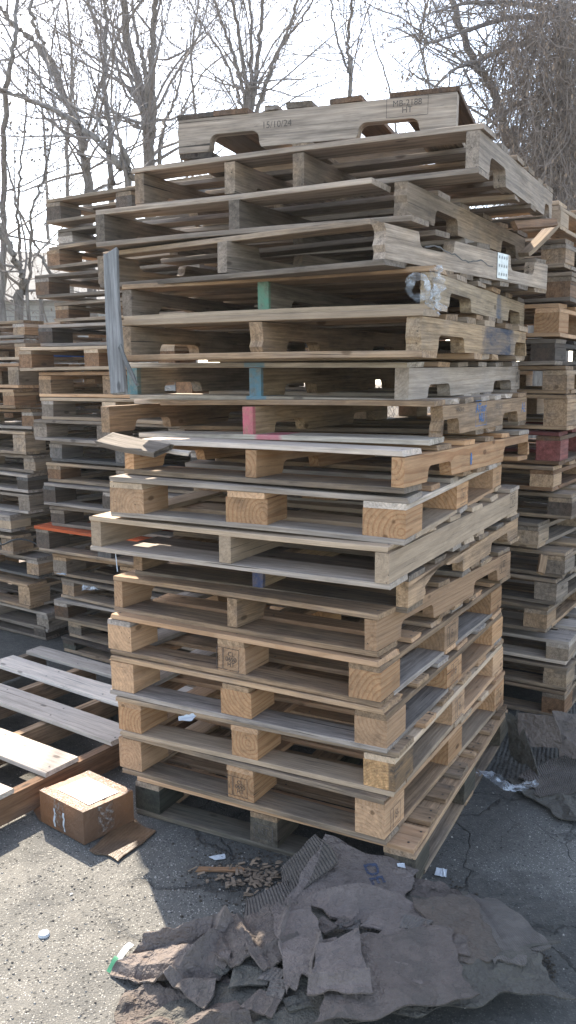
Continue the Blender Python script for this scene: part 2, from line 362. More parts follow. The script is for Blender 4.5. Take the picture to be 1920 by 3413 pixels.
# ================================================================== MAIN STACK
FIT={'P1':(0.3648,2.2467,0.4731,0.0006,-0.0007,0.0000,0.1362,1.0068,1.1994),
'P2':(0.2775,2.2533,0.5219,-0.0112,-0.0026,0.1433,0.1434,1.0045,1.2321),
'P3':(0.3054,2.2597,0.4955,-0.0144,-0.0040,0.2890,0.1368,1.0153,1.2134),
'P4':(0.2761,2.2591,0.5147,-0.0090,-0.0030,0.4220,0.1354,1.0210,1.2115),
'P5':(0.2571,2.2688,0.5298,-0.0059,-0.0074,0.5578,0.1389,1.0192,1.1907),
'P6':(0.2484,2.2832,0.5709,-0.0165,-0.0125,0.7041,0.1252,1.0132,1.1783),
'P7':(0.3445,2.3587,0.5153,0.0025,0.0040,0.8089,0.1117,1.0149,1.2373),
'P8':(0.2711,2.2209,0.5176,0.0033,0.0084,0.9164,0.1185,1.0654,1.3509),
'P9':(0.3208,2.2502,0.4495,0.0107,0.0035,1.0339,0.1318,0.9956,1.2264),
'P10':(0.3136,2.2351,0.5322,0.0008,-0.0116,1.1777,0.1152,0.9835,1.1172),
'P11':(0.4058,2.4043,0.5104,-0.0114,0.0008,1.2935,0.1256,1.2260,1.1249),
'P12':(0.3609,2.5245,0.5215,0.0076,0.0091,1.4028,0.1276,1.0824,1.2483),
'P13':(0.3623,2.3378,0.4988,0.0020,0.0042,1.5400,0.1316,1.0392,1.2361),
'P14':(0.4127,2.4345,0.4658,0.0010,0.0001,1.6761,0.1197,1.0881,1.2647),
'P15':(0.2599,2.3497,0.6322,0.0056,0.0105,1.7875,0.1266,1.1351,1.2748),
'P16':(0.3265,2.4140,0.5217,0.0139,0.0116,1.9103,0.1231,1.1258,1.2728),
'P17':(0.5297,2.4285,0.4846,0.0095,0.0108,2.0395,0.1297,1.1827,0.9610),
'P18':(0.4938,2.5864,0.3500,0.0066,-0.0043,2.1802,0.1356,0.9019,1.0174)}
def mainp(k,label,kind,**kw):
    x,y,yaw,tu,tv,z,h,Wd,L=FIT[k]
    L=kw.pop('L',L)
    nm='block_pallet' if kind=='block' else 'pallet'
    r=pallet(nm,label,frame(x,y,z,yaw,tu,tv),h,Wd,L,kind,seed=int(k[1:]),group='pallets of the tall front stack',**kw)
    return r,h,Wd,L
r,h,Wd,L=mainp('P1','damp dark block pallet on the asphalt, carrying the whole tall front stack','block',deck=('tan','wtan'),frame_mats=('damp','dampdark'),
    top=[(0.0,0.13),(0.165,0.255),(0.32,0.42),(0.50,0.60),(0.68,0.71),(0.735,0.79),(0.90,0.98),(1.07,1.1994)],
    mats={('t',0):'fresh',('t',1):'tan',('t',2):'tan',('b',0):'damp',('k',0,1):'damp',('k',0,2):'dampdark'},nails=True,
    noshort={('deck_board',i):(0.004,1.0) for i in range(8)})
text_mesh('HT',0.03,INKF,r,on_left(Wd/2,0.06),frame_box=[(0.07,0.05,0.003,0)])
BF=('fresh','fresh','orange'); BD=('fresh','pale','tan')
STAMP=[(0.022,0.066,0.0022,-0.036),(0.055,0.066,0.0022,0.004)]
def ippc(root,y,z,face='L',x=0.0,col=INK,s=1.0,l1='CL\n0690\nHT',rot=0,off=-0.0035):
    m=on_left(y,z,x=off,rot=rot) if face=='L' else on_right(x,z,y=off,rot=rot)
    m=m@Matrix.Scale(s,4)
    text_mesh(l1,0.019,col,root,m@Matrix.Translation((0.004,0,0)),frame_box=[(0.055,0.066,0.0022,0),(0.022,0.066,0.0022,-0.040)],bold=0.0004)
    text_mesh('IPPC',0.011,col,root,m@Matrix.Translation((-0.036,0,0))@Matrix.Rotation(math.pi/2,4,'Z'))
r,h,Wd,L=mainp('P2','pale block pallet second from the ground, stamp and torn sticker on its middle block','block',deck=BD,frame_mats=BF,mats={('t',0):'wtan',('b',0):'wtan',('k',0,1):'orange',('k',0,0):'fresh'})
ippc(r,Wd/2,0.063); ippc(r,0,0.065,'R',x=0.075,l1='CL\nHT'); ippc(r,0,0.065,'R',x=L-0.07,l1='CL\nHT')
STK=r
W['cornerdark']=wood('smeared_block',(0.50,0.33,0.165),(0.36,0.2,0.09),weather=0.1,dirt=0.3,ring=0.5,paint=((0.05,0.045,0.04),1,-9,-0.028,0.02))
r,h,Wd,L=mainp('P3','fresh block pallet third from the ground in the front stack, near corner block smeared dark','block',deck=BD,frame_mats=BF,mats={('t',0):'wtan',('k',0,0):'cornerdark'})
ippc(r,0,0.062,'R',x=L/2,col=INKF,l1='CL\nHT')
r,h,Wd,L=mainp('P4','block pallet with dirty blue grey lower boards, fourth from the ground in front stack','block',deck=('fresh','silver','tan'),frame_mats=BF,mats={('t',0):'tan',('b',0):'silver'})
ippc(r,0,0.062,'R',x=L/2,col=INKF,l1='CL\nHT')
r,h,Wd,L=mainp('P5','fresh block pallet with a clear stamp on its middle block and a ringed corner block','block',deck=('tan','fresh','silver'),frame_mats=('orange','fresh'),mats={('t',0):'fresh',('b',0):'tan'})
ippc(r,Wd/2,0.062,rot=-0.03,s=1.1); ippc(r,0,0.062,'R',x=L/2,l1='CL\nHT'); 
r,h,Wd,L=mainp('P6','tan notched pallet just above the block pallets, black boxed stamp at its far end','stringer',deck=('tan','tan','wtan'),frame_mats=('tan','fresh'),blockw=.1,
    str_kw={0:dict(notches=[(0.17,0.42,0.05,0),(0.80,1.06,0.048,0)],mat='fresh')},mats={('t',0):'tan',('b',0):'tan'})
ippc(r,0,0.072,'R',x=L-0.085,l1='KTS\nKG',off=-0.0015,s=0.95)
r,h,Wd,L=mainp('P7','tan pallet with a split rotten near stringer, squeezed under the cream pallet','stringer',deck=('tan','wtan','grey'),frame_mats=('tan',),
    str_kw={0:dict(notches=[(0.14,0.50,0.062,1),(0.835,1.065,0.04,0)],mat='tan',rag0=0.004),1:dict(mat='end_navy')})
r,h,Wd,L=mainp('P8','cream white pallet with plain unnotched side, widest in the lower half of the front stack','stringer',deck=('pale','pale','white'),frame_mats=('pale',),notch=False,str_w=0.042,mats={('t',0):'pale',('b',0):'white'})
text_mesh('HT  E\n IP',0.024,INK,r,on_right(L-0.09,0.07),frame_box=[(0.075,0.055,0.0022,0)])
r,h,Wd,L=mainp('P9','fresh block pallet with big square end blocks and a bright sunlit board on top','block',deck=('pale','white','fresh'),frame_mats=('orange','fresh'),blockw=0.128,mats={('t',0):'white',('b',0):'white',('k',0,0):'orange',('k',0,2):'fresh',('k',0,1):'orange'})
ippc(r,0,0.055,'R',x=L/2,col=INKF,l1='KD\nHT',s=.8); ippc(r,0,0.055,'R',x=L-0.07,col=INKF,l1='HT',s=.6)
r,h,Wd,L=mainp('P10','new orange pine notched pallet with bold grain and a small blue drip','stringer',deck=('orange','white','tan'),frame_mats=('orange',),L=1.235,
    str_kw={0:dict(mat='orange',notches=[(0.17,0.36,0.045,0),(0.90,1.235,0.052,0)])},mats={('t',0):'white',('b',0):'wtan'},
    noshort={('deck_board',0):(0.0,0.93)})
BL=mesh('paint_drip',[(0.54,-0.0015,0.075),(0.550,-0.0015,0.072),(0.556,-0.0015,0.052),(0.551,-0.0015,0.036),(0.541,-0.0015,0.034),(0.536,-0.0015,0.046)],[(5,4,3,2,1,0)],BLUEINK,r)
r,h,Wd,L=mainp('P11','tan notched pallet with a snapped orange corner, pink end and blue markings on its side','stringer',deck=('tan','wtan','white'),frame_mats=('tan',),
    str_kw={0:dict(mat='tan',L=1.04,x0=0.085,rag0=0.035,notches=[(0.02,0.20,0.05,0),(0.75,0.98,0.042,0)]),1:dict(mat='end_pink'),2:dict(mat='tan')},
    top=[(0.03,0.13),(0.19,0.28),(0.34,0.43),(0.5,0.6),(0.68,0.77),(0.84,0.93),(1.0,1.12)],
    mats={('t',0):'tan',('b',0):'board_pink'},noshort={('deck_board',0):(0.0,0.98),('base_board',0):(-0.0,1.06)})
text_mesh('ATour\n NU',0.042,BLUEINK,r,on_right(0.50,0.072,y=-0.0015),name='stamp',bold=0.001,frame_box=[(0.125,0.085,0.002,0)])
text_mesh('190474 0',0.022,INK,r,on_right(0.27,0.09,y=-0.0015)); text_mesh('LU  G  &',0.022,INKF,r,on_right(0.72,0.085,y=-0.0015))
text_mesh('AL',0.055,BLUEINK,r,on_right(L-0.05,0.068,y=-0.0015))
r,h,Wd,L=mainp('P12','whitish weathered pallet with wavy grain side, blue middle stringer end and a diamond mark','stringer',deck=('white','silver','tan'),frame_mats=('wtan',),
    str_kw={0:dict(mat='white',notches=[(0.16,0.36,0.042,0),(0.85,1.09,0.04,0)]),1:dict(mat='end_blue'),2:dict(mat='end_teal')},mats={('t',0):'board_blue',('b',0):'board_blue'},str_w=0.045)
mk=[]; 
text_mesh('HT\n\n\nKD',0.014,INK,r,on_right(L-0.045,0.065,y=-0.0015),frame_box=[(0.05,0.08,0.002,0)])
cx,cz=L-0.045,0.065
ring=[(cx,-.0016,cz+.026),(cx+.015,-.0016,cz),(cx,-.0016,cz-.026),(cx-.015,-.0016,cz)]; inn=[(cx,-.0016,cz+.018),(cx+.010,-.0016,cz),(cx,-.0016,cz-.018),(cx-.010,-.0016,cz)]
mesh('diamond_mark',ring+inn,[(i,(i+1)%4,4+(i+1)%4,4+i) for i in range(4)],INK,r)
r,h,Wd,L=mainp('P13','tan notched pallet with dark navy spray paint clouds on its side','stringer',deck=('tan','pale','wtan'),frame_mats=('tan','wtan'),
    str_kw={0:dict(mat='side_navy',rag0=0.012,notches=[(0.15,0.40,0.046,0),(1.05,1.236,0.05,0)]),1:dict(mat='tan',rag0=.02)},mats={('t',0):'pale',('b',0):'tan'},boardT=0.019,str_w=0.045)
text_mesh('24-14',0.022,INKF,r,on_right(L-0.06,0.085,y=-0.0015))
r,h,Wd,L=mainp('P14','weathered tan pallet with clear wrap knotted round its near corner, green middle end','stringer',deck=('wtan','tan','grey'),frame_mats=('wtan','grey'),
    str_kw={0:dict(mat='side_spot',notches=[(0.16,0.40,0.042,0),(0.93,1.13,0.045,0)],rag1=0.012),1:dict(mat='end_green')},mats={('t',0):'tan',('b',0):'pale'})
P14=r
r,h,Wd,L=mainp('P15','cracked silver grey pallet lying upside down, notches up, steel plate on its side','stringer',deck=('grey','wtan'),frame_mats=('grey','wtan'),flip=True,
    str_kw={0:dict(mat='ash',rag0=0.02,notches=[(0.20,0.42,0.042,0),(0.86,1.08,0.05,0)]),1:dict(mat='grey')},
    top=[(0.02,0.10),(0.30,0.40),(0.62,0.72),(1.17,1.2748)],
    bot=[(0.0,0.13),(0.19,0.28),(0.33,0.43),(0.48,0.58),(0.65,0.75),(0.82,0.90),(0.97,1.07),(1.14,1.2748)],
    noshort={('deck_board',0):(0.05,1.135)})
# steel mending plate with punched teeth, and the long crack
pv=[];pf=[]
px0,px1,pz0,pz1=0.775,0.868,0.024,0.108
pv+=[(px0,-0.003,pz0),(px1,-0.003,pz0),(px1,-0.003,pz1),(px0,-0.003,pz1),(px0,-0.0005,pz0),(px1,-0.0005,pz0),(px1,-0.0005,pz1),(px0,-0.0005,pz1)]
pf+=[(0,1,2,3),(0,4,5,1),(1,5,6,2),(2,6,7,3),(3,7,4,0)]; pmi=[0]*5
for i in range(4):
    for j in range(3):
        a=px0+0.014+i*0.0215; b=pz0+0.014+j*0.028; n=len(pv)
        pv+=[(a-0.003,-0.0038,b-0.004),(a+0.003,-0.0038,b-0.004),(a+0.003,-0.0038,b+0.005),(a-0.001,-0.0038,b+0.006)]; pf.append((n,n+1,n+2,n+3)); pmi.append(1)
mesh('steel_plate',pv,pf,[STEEL,NAIL],r,None,pmi)
rng=random.Random(5); cv=[];cf=[]; x=0.24; z=0.072
for i in range(26):
    wd=0.0013+0.0012*rng.random(); cv+=[(x,-0.0012,z-wd),(x,-0.0012,z+wd)]
    if i: cf.append((2*i-2,2*i,2*i+1,2*i-1))
    x+=0.02; z+=rng.uniform(-0.0065,0.0045)
    z=max(0.03,z)
mesh('crack',cv,cf,NAIL,r)
r,h,Wd,L=mainp('P16','grey brown notched pallet third from top of front stack, its side end splitting off','stringer',deck=('grey','wtan','silver'),frame_mats=('grey',),
    str_kw={0:dict(mat='wtan',rag0=0.008,notches=[(0.22,0.42,0.048,0),(0.90,1.09,0.045,0)])},mats={('t',0):'ash',('b',0):'ash'},
    noshort={('deck_board',0):(0.10,1.126),('base_board',0):(-0.02,1.126)})
r,h,Wd,L=mainp('P17','grey pallet with four stringers directly under the topmost pallet','stringer',deck=('grey','wtan'),frame_mats=('grey','wtan'),L=1.02,
    strs=[0.02,0.56,0.80,1.16],str_kw={0:dict(mat='ash',notches=[(0.14,0.36,0.05,0),(1.06,1.16,0.045,0)])},mats={('t',0):'ash',('b',0):'ash'},
    top=[(0.0,0.13),(0.24,0.33),(0.42,0.52),(0.60,0.69),(0.77,0.86),(0.90,1.02)],bot=[(0.0,0.11),(0.42,0.50),(0.62,0.70),(0.90,1.02)])
x,y,yaw,tu,tv,z,h,Wd,L=FIT['P18']
u=Vector((-math.cos(yaw),math.sin(yaw),tu)); o=Vector((x,y,z+0.004))+u*Wd
r=pallet('pallet','topmost grey pallet set crosswise on the front stack, dated and stamped along its notched side',frame(o.x,o.y,o.z,yaw+math.pi/2,0.004,-0.012),h,L,Wd,'stringer',
    deck=('grey','wtan','brown'),frame_mats=('grey','wtan'),seed=18,group='pallets of the tall front stack',
    str_kw={0:dict(mat='ash',notches=[(0.155,0.385,0.05,0),(0.82,1.07,0.042,0)])},
    top=[(0.0,0.13),(0.13,0.25),(0.30,0.345),(0.375,0.46),(0.52,0.62),(0.70,0.902)],bot=[(0.0,0.12),(0.40,0.47),(0.78,0.902)],mats={('t',0):'dark',('b',0):'dark',('t',5):'brown'})
text_mesh('15/10/24',0.028,INKF,r,on_right(0.345,0.078,y=-0.0015)); 
text_mesh('MB-2188\nHT',0.024,INKF,r,on_right(0.755,0.092,y=-0.0015),frame_box=[(0.125,0.055,0.0015,0)])
# ================================================================== OTHER STACKS
def ang(rng,base,s=0.05): return base+rng.uniform(-s,s)
def stack(rows,Y0,corner,yaw0,Wd0,L0,group,seed):
    rng=random.Random(seed)
    tops=[at(px,py,Y=Y0) for (px,py,*_) in rows]
    for i,row in enumerate(rows):
        px,py,yb,kind,deck,fm,label=row[:7]; opt=row[7] if len(row)>7 else {}
        t=tops[i]; zb=at(px,yb,Y=Y0).z
        lo=tops[i+1].z if i+1<len(rows) else 0.0
        zb=max(zb,lo+0.0015) if zb-lo<0.05 else zb
        if i==len(rows)-1: zb=0.0
        h=t.z-zb
        hh=min(max(h,0.085),0.15)
        zb=t.z-hh
        if zb<lo: zb=lo+0.001; hh=max(0.08,t.z-zb)
        yaw=ang(rng,yaw0); Wd=Wd0*rng.uniform(0.96,1.05); L=L0*rng.uniform(0.97,1.03)
        if corner=='L':
            u=Vector((-math.cos(yaw),math.sin(yaw),0)); o=Vector((t.x,t.y,0))-u*Wd
        else: o=Vector((t.x,t.y,0))
        pallet('block_pallet' if kind=='block' else 'pallet',label,frame(o.x,o.y,max(0,zb),yaw,rng.uniform(-.003,.003),rng.uniform(-.003,.003)),hh,Wd,L,kind,
               deck=deck,frame_mats=fm,seed=seed*100+i,group=group,notch=opt.pop('notch',True),**opt)
G=('grey','wtan'); 
B=[
(151,668,748,'s',G,('slate','dark'),'top pallet of the stack behind at left, grey boards over dark notched stringers',{}),
(190,765,822,'s',('grey',),('white','silver'),'set back pallet with a pale marked end, second from the top behind at left',{'notch':False}),
(153,825,899,'s',('wtan','tan'),('brownside','tan'),'third pallet down behind at left, light brown notched side',{}),
(114,918,995,'s',('silver','grey'),('dark','brown'),'fourth pallet down behind at left, sunlit pale top board, dark side',{}),
(181,1011,1073,'s',('grey','wtan'),('brown','dark'),'narrower dark brown pallet fifth from the top behind at left',{}),
(125,1084,1156,'s',('silver','slate'),('slate','dark'),'bluish dark pallet with a rusty red stringer end, behind the hanging plank',{'str_kw':{1:dict(mat='end_rust')}}),
(60,1160,1238,'s',('pale','tan'),('brownside',),'pallet sticking out furthest left with warm brown unnotched sides',{'notch':False}),
(126,1241,1322,'s',('tan','fresh'),('brownside','tan'),'orange brown pallet right under the one sticking out furthest left',{}),
(135,1324,1398,'s',('silver','pale'),('grey',),'grey pallet with pale front boards level with the snapped board',{'notch':False}),
(109,1399,1466,'s',('silver','grey'),('grey','dark'),'grey pallet sticking out left beside the snapped board',{}),
(162,1470,1538,'s',('slate','silver'),('slate',),'blue grey dark pallet with a scrap of board lying inside it',{'notch':False}),
(155,1542,1606,'s',('wtan','grey'),('brown','wtan'),'brown pallet with loose splintered boards, below the blue grey one',{}),
(140,1609,1682,'s',('slate','silver'),('dark',),'dark pallet with a pale chipped board on its front edge',{}),
(166,1686,1750,'s',('dark','grey'),('dark',),'blackened pallet resting on the orange painted boards',{'notch':False}),
(117,1752,1835,'s',('wtan','grey'),('dark','slate'),'dark pallet with bright orange painted front boards',{'mats':{('t',0):'orangepaint',('t',1):'orangepaint'},'notch':False}),
(174,1845,1915,'s',('wtan','tan'),('grey','brown'),'brownish pallet with a twist of white plastic on its lower board',{'notch':False}),
(204,1928,1992,'s',('wtan','grey'),('tan','dark'),'pallet with crumpled clear plastic inside, fourth from the ground behind at left',{}),
(178,1995,2062,'s',('silver','wtan'),('grey','brown'),'pallet with a rounded pale front board, third from the ground behind at left',{'notch':False}),
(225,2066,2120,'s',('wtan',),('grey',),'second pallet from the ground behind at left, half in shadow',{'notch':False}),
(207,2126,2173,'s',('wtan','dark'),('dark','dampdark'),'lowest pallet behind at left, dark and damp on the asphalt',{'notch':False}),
]
stack(B,4.45,'L',0.585,1.04,1.2,'pallets of the stack behind at left',3)
Cc=[
(79,1067,1126,'s',('silver','wtan'),('fresh','tan'),'top pallet at the left edge, light new side against the brush',{'notch':False}),
(83,1133,1200,'s',('silver','pale'),('tan',),'second pallet down at the left edge, strip of bright blue paint on its side',{'notch':False}),
(60,1212,1294,'block',('pale','fresh'),('fresh','wtan'),'block pallet with stamped corner block near the top of the left edge stack',{}),
(45,1298,1362,'s',('tan','brownside'),('brownside',),'cracked brown pallet below the stamped block pallet at the left edge',{}),
(108,1365,1432,'s',('silver','tan'),('brownside','wtan'),'brown sided pallet fifth from the top at the left edge',{'notch':False}),
(81,1440,1517,'s',('silver','wtan'),('brown','wtan'),'pallet at the left edge with a sun fleck on its base board',{}),
(113,1520,1580,'s',('grey',),('brown','wtan'),'brown pallet at the left edge, halfway down',{'notch':False}),
(91,1583,1645,'s',('slate','silver'),('slate','dark'),'dark grey pallet with a rough weathered stringer end at the left edge',{'notch':False}),
(95,1650,1714,'s',('silver','grey'),('grey',),'grey pallet with a clean square corner at the left edge',{'notch':False}),
(33,1718,1775,'s',('tan','silver'),('pale','tan'),'pallet set back to the left with a plain light side',{'notch':False}),
(40,1790,1850,'s',('wtan','tan'),('brown','tan'),'pallet with a black cable lying across it at the left edge',{'notch':False}),
(124,1862,1930,'s',('silver','slate'),('dampdark','tan'),'pallet with a dark green side and thick pale top board at the left edge',{'notch':False}),
(95,1950,2030,'block',('silver','tan'),('tan',),'block pallet low in the left edge stack, one square tan block showing',{}),
(158,2046,2108,'s',('silver',),('grey','dark'),'second lowest pallet at the left edge with smooth pale boards',{'notch':False}),
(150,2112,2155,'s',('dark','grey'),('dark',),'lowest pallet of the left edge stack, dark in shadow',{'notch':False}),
]
stack(Cc,4.62,'N',0.60,1.04,1.2,'pallets of the left edge stack',5)
D=[
(1870,668,762,'s',('wtan','pale'),('tan','pale'),'top pallet at the right edge, tan stamped side, white edged board leaning on it',{}),
(1888,795,890,'s',('grey','wtan'),('tan','grey'),'second pallet down at the right edge, grey top board and tan side',{'notch':False}),
(1905,905,1003,'s',('wtan','grey'),('brownside','wtan'),'brown pallet third from the top at the right edge, running out of view',{'notch':False}),
(1867,1010,1122,'s',('tan','fresh'),('fresh','orange'),'clean yellow pallet with striped grain on its side at the right edge',{}),
(1850,1130,1216,'s',('dark','grey'),('silver','dark'),'grey sided broken pallet below the clean yellow one at the right edge',{}),
(1891,1220,1314,'s',('wtan','tan'),('tan','wtan'),'tan pallet with rough stringer end beside the diamond marked pallet',{}),
(1893,1317,1435,'s',('grey','tan'),('tan','pale'),'notched tan pallet resting on the red one at the right edge',{}),
(1868,1442,1552,'block',('red','brown'),('red',),'dark red painted block pallet in the right edge stack',{}),
(1845,1556,1640,'s',('brownside','tan'),('tan','fresh'),'notched yellow pallet under the red painted one',{}),
(1908,1650,1735,'s',('wtan','silver'),('brown','dark'),'grey topped pallet with a dark brown stringer at the right edge',{'notch':False}),
(1795,1745,1830,'s',('grey','wtan'),('wtan','grey'),'badly chewed pallet with a mouldy broken stringer at the right edge',{'str_kw':{0:dict(notches=[(0.13,0.45,0.06,1)],rag0=0.03)}}),
(1885,1845,1930,'s',('grey','wtan'),('grey','wtan'),'pallet with a loose slanting stick inside at the right edge',{}),
(1858,1935,2020,'s',('wtan','grey'),('wtan','grey'),'grey pallet with rounded stringer corner, seventh from the ground at right edge',{}),
(1824,2025,2112,'s',('wtan','tan'),('tan',),'notched pallet above the bluish boards at the right edge',{}),
(1898,2140,2218,'s',('silver','white'),('wtan','tan'),'bluish white topped pallet, fourth from the ground at the right edge',{'notch':False}),
(1890,2226,2305,'s',('wtan',),('tan','wtan'),'third pallet from the ground at the right edge, tan with clean gap',{'notch':False}),
(1884,2310,2395,'s',('wtan','tan'),('brownside','grey'),'lowest visible pallet at the right edge, on the asphalt by the tarp',{'notch':False}),
]
stack(D,3.476,'N',0.58,1.04,1.2,'pallets of the right edge stack',7)
# flat pallet lying at lower left
yw=0.62
fr=frame(-1.075,2.43,0,yw,0,0)
pallet('pallet','pallet lying flat on the asphalt at lower left, bleached slats partly in sunlight',fr,0.13,1.165,1.29,'stringer',deck=('bleach',),frame_mats=('wtan','tan'),seed=77,
  notch=False,n_str=4,top=[(0.0,0.07),(0.11,0.25),(0.39,0.54),(0.69,0.83),(0.98,1.11),(1.19,1.285)],bot=[(0,0.01)],boardT=0.018,nails=True,group='pallets lying flat',
  str_kw={0:dict(mat='brown')},noshort={('base_board',0):(0.3,0.31)})
# ================================================================== GROUND
def asphalt():
    q=NT('asphalt'); tc=q.n('ShaderNodeTexCoord'); P=tc.outputs['Object']
    v1=q.n('ShaderNodeTexVoronoi'); q.l(P,v1.inputs['Vector']); v1.inputs['Scale'].default_value=170
    v2=q.n('ShaderNodeTexVoronoi'); q.l(q.vmath('ADD',P,(3.3,1.7,0)),v2.inputs['Vector']); v2.inputs['Scale'].default_value=88
    sp=q.n('ShaderNodeSeparateColor'); q.l(v1.outputs['Color'],sp.inputs[0])
    sp2=q.n('ShaderNodeSeparateColor'); q.l(v2.outputs['Color'],sp2.inputs[0])
    n1=q.noise(P,1.3,4,0.6); n2=q.noise(P,7,5,0.65); n3=q.noise(P,420,2,0.6); n4=q.noise(P,35,4,0.7)
    base=q.mix(q.ramp(n1,0.3,0.7),(0.122,0.115,0.102),(0.172,0.16,0.138))
    base=q.mix(q.ramp(n2,0.35,0.75,0,0.5),base,(0.09,0.09,0.085))
    # stones showing through the worn binder
    st=q.math('MULTIPLY',q.ramp(sp.outputs[0],0.52,0.60),q.ramp(v1.outputs[0],0.30,0.42,1,0))
    stc=q.mix(sp.outputs[1],(0.22,0.205,0.175),(0.58,0.55,0.49))
    base=q.mix(q.math('MULTIPLY',st,0.85),base,stc)
    st2=q.math('MULTIPLY',q.ramp(sp2.outputs[0],0.80,0.84),q.ramp(v2.outputs[0],0.26,0.38,1,0))
    base=q.mix(q.math('MULTIPLY',st2,0.7),base,q.mix(sp2.outputs[1],(0.12,0.10,0.085),(0.38,0.36,0.32)))
    pit=q.math('MULTIPLY',q.ramp(sp2.outputs[2],0.86,0.9),q.ramp(v2.outputs[0],0.2,0.36,1,0))
    base=q.mix(q.math('MULTIPLY',pit,0.9),base,(0.022,0.021,0.02))
    base=q.mix(q.ramp(n3,0.40,0.58,0,0.65),base,(0.06,0.058,0.052))
    # long wandering cracks
    wp=q.n('ShaderNodeTexNoise'); q.l(P,wp.inputs['Vector']); wp.inputs['Scale'].default_value=2.6; wp.inputs['Detail'].default_value=6
    Pw=q.vmath('ADD',P,q.scale(q.vmath('SUBTRACT',wp.outputs[1],(0.5,0.5,0.5)),(0.5,0.5,0)))
    vc=q.n('ShaderNodeTexVoronoi',feature='DISTANCE_TO_EDGE'); q.l(Pw,vc.inputs['Vector']); vc.inputs['Scale'].default_value=1.7
    wd=q.math('ADD',0.002,q.math('MULTIPLY',q.ramp(q.noise(P,14,5,0.7),0.35,0.7),0.03))
    crk=q.math('SUBTRACT',1.0,q.math('DIVIDE',vc.outputs[0],wd),clamp=True)
    vc2=q.n('ShaderNodeTexVoronoi',feature='DISTANCE_TO_EDGE'); q.l(q.vmath('ADD',Pw,(4,9,0)),vc2.inputs['Vector']); vc2.inputs['Scale'].default_value=4.5
    c2=q.math('MULTIPLY',q.math('SUBTRACT',1.0,q.math('DIVIDE',vc2.outputs[0],0.018),clamp=True),q.ramp(n1,0.5,0.62,0.0,0.9))
    # cracks only in the area by the stacks (right of the worn lane)
    sx=q.n('ShaderNodeSeparateXYZ'); q.l(P,sx.inputs[0])
    area=q.ramp(q.math('ADD',sx.outputs[0],q.math('MULTIPLY',n2,0.3)),-0.45,-0.15)
    crk=q.math('MULTIPLY',q.math('MAXIMUM',crk,c2),q.math('MAXIMUM',area,0.12))
    base=q.mix(q.math('MULTIPLY',crk,0.95),base,(0.016,0.015,0.014))
    # damp dirty patches round the cardboard heap and darker ground under the stacks
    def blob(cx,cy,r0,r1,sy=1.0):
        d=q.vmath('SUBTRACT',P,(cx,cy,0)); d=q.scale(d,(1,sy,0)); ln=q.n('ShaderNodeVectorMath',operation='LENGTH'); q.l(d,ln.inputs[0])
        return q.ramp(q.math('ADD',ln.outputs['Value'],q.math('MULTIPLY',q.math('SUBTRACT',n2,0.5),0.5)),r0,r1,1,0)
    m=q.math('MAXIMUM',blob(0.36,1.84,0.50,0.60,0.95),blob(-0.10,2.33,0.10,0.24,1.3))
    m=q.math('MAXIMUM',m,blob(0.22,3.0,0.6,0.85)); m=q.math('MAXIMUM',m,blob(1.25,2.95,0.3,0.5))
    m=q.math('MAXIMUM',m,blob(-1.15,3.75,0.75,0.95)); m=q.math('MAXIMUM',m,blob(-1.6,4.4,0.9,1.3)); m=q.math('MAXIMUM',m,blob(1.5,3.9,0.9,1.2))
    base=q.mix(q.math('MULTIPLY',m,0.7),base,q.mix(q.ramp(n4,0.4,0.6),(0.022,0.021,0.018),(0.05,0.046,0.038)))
    q.l(base,q.b.inputs['Base Color']); q.l(q.ramp(n2,0.3,0.7,0.72,0.92),q.b.inputs['Roughness'])
    h=q.math('ADD',q.math('MULTIPLY',q.math('SUBTRACT',1.0,v1.outputs[0]),0.6),q.math('MULTIPLY',n3,0.5))
    h=q.math('ADD',h,q.math('MULTIPLY',st2,0.9)); h=q.math('SUBTRACT',h,q.math('MULTIPLY',crk,3.0)); h=q.math('SUBTRACT',h,q.math('MULTIPLY',pit,1.2))
    h=q.math('ADD',h,q.math('MULTIPLY',n2,2.0))
    q.bump(h,0.9,0.0035)
    return q.m
ASPH=asphalt()
def ground_h(x,y):
    d=max(0,y-9.0); return min(d*0.05,0.8)+ (0.15*noise.noise(Vector((x*0.2,y*0.2,3))) if d>0 else 0)
gv=[];gf=[]
v=[(-33,-2.9,0),(33,-2.9,0),(33,8.6,0),(-33,8.6,0)]
tag(mesh('ground',v,[(0,1,2,3)],ASPH),'grey worn asphalt with cracks and pale stones',None,None,'structure')
def litter():
    q=NT('leaf_litter'); tc=q.n('ShaderNodeTexCoord'); P=tc.outputs['Object']
    n=q.noise(P,3,6,0.7); n2=q.noise(P,25,5,0.7)
    c=q.mix(q.ramp(n2,0.35,0.65),(0.075,0.055,0.035),(0.2,0.16,0.11)); c=q.mix(q.ramp(n,0.5,0.65,0,0.7),c,(0.10,0.095,0.06))
    q.l(c,q.b.inputs['Base Color']); q.b.inputs['Roughness'].default_value=0.95; q.bump(n2,1,0.05); return q.m
nx,ny=60,40
xs=[-33+66*i/nx for i in range(nx+1)]; ys=[8.6+ (51*(j/ny)**1.6) for j in range(ny+1)]
gv=[(x,y,ground_h(x,y)+ (0 if j else 0)) for j,y in enumerate(ys) for x in xs]
gf=[(j*(nx+1)+i,j*(nx+1)+i+1,(j+1)*(nx+1)+i+1,(j+1)*(nx+1)+i) for j in range(ny) for i in range(nx)]
tag(mesh('verge',gv,gf,litter(),smooth=True),'leaf strewn bank under the bare trees',None,None,'structure')
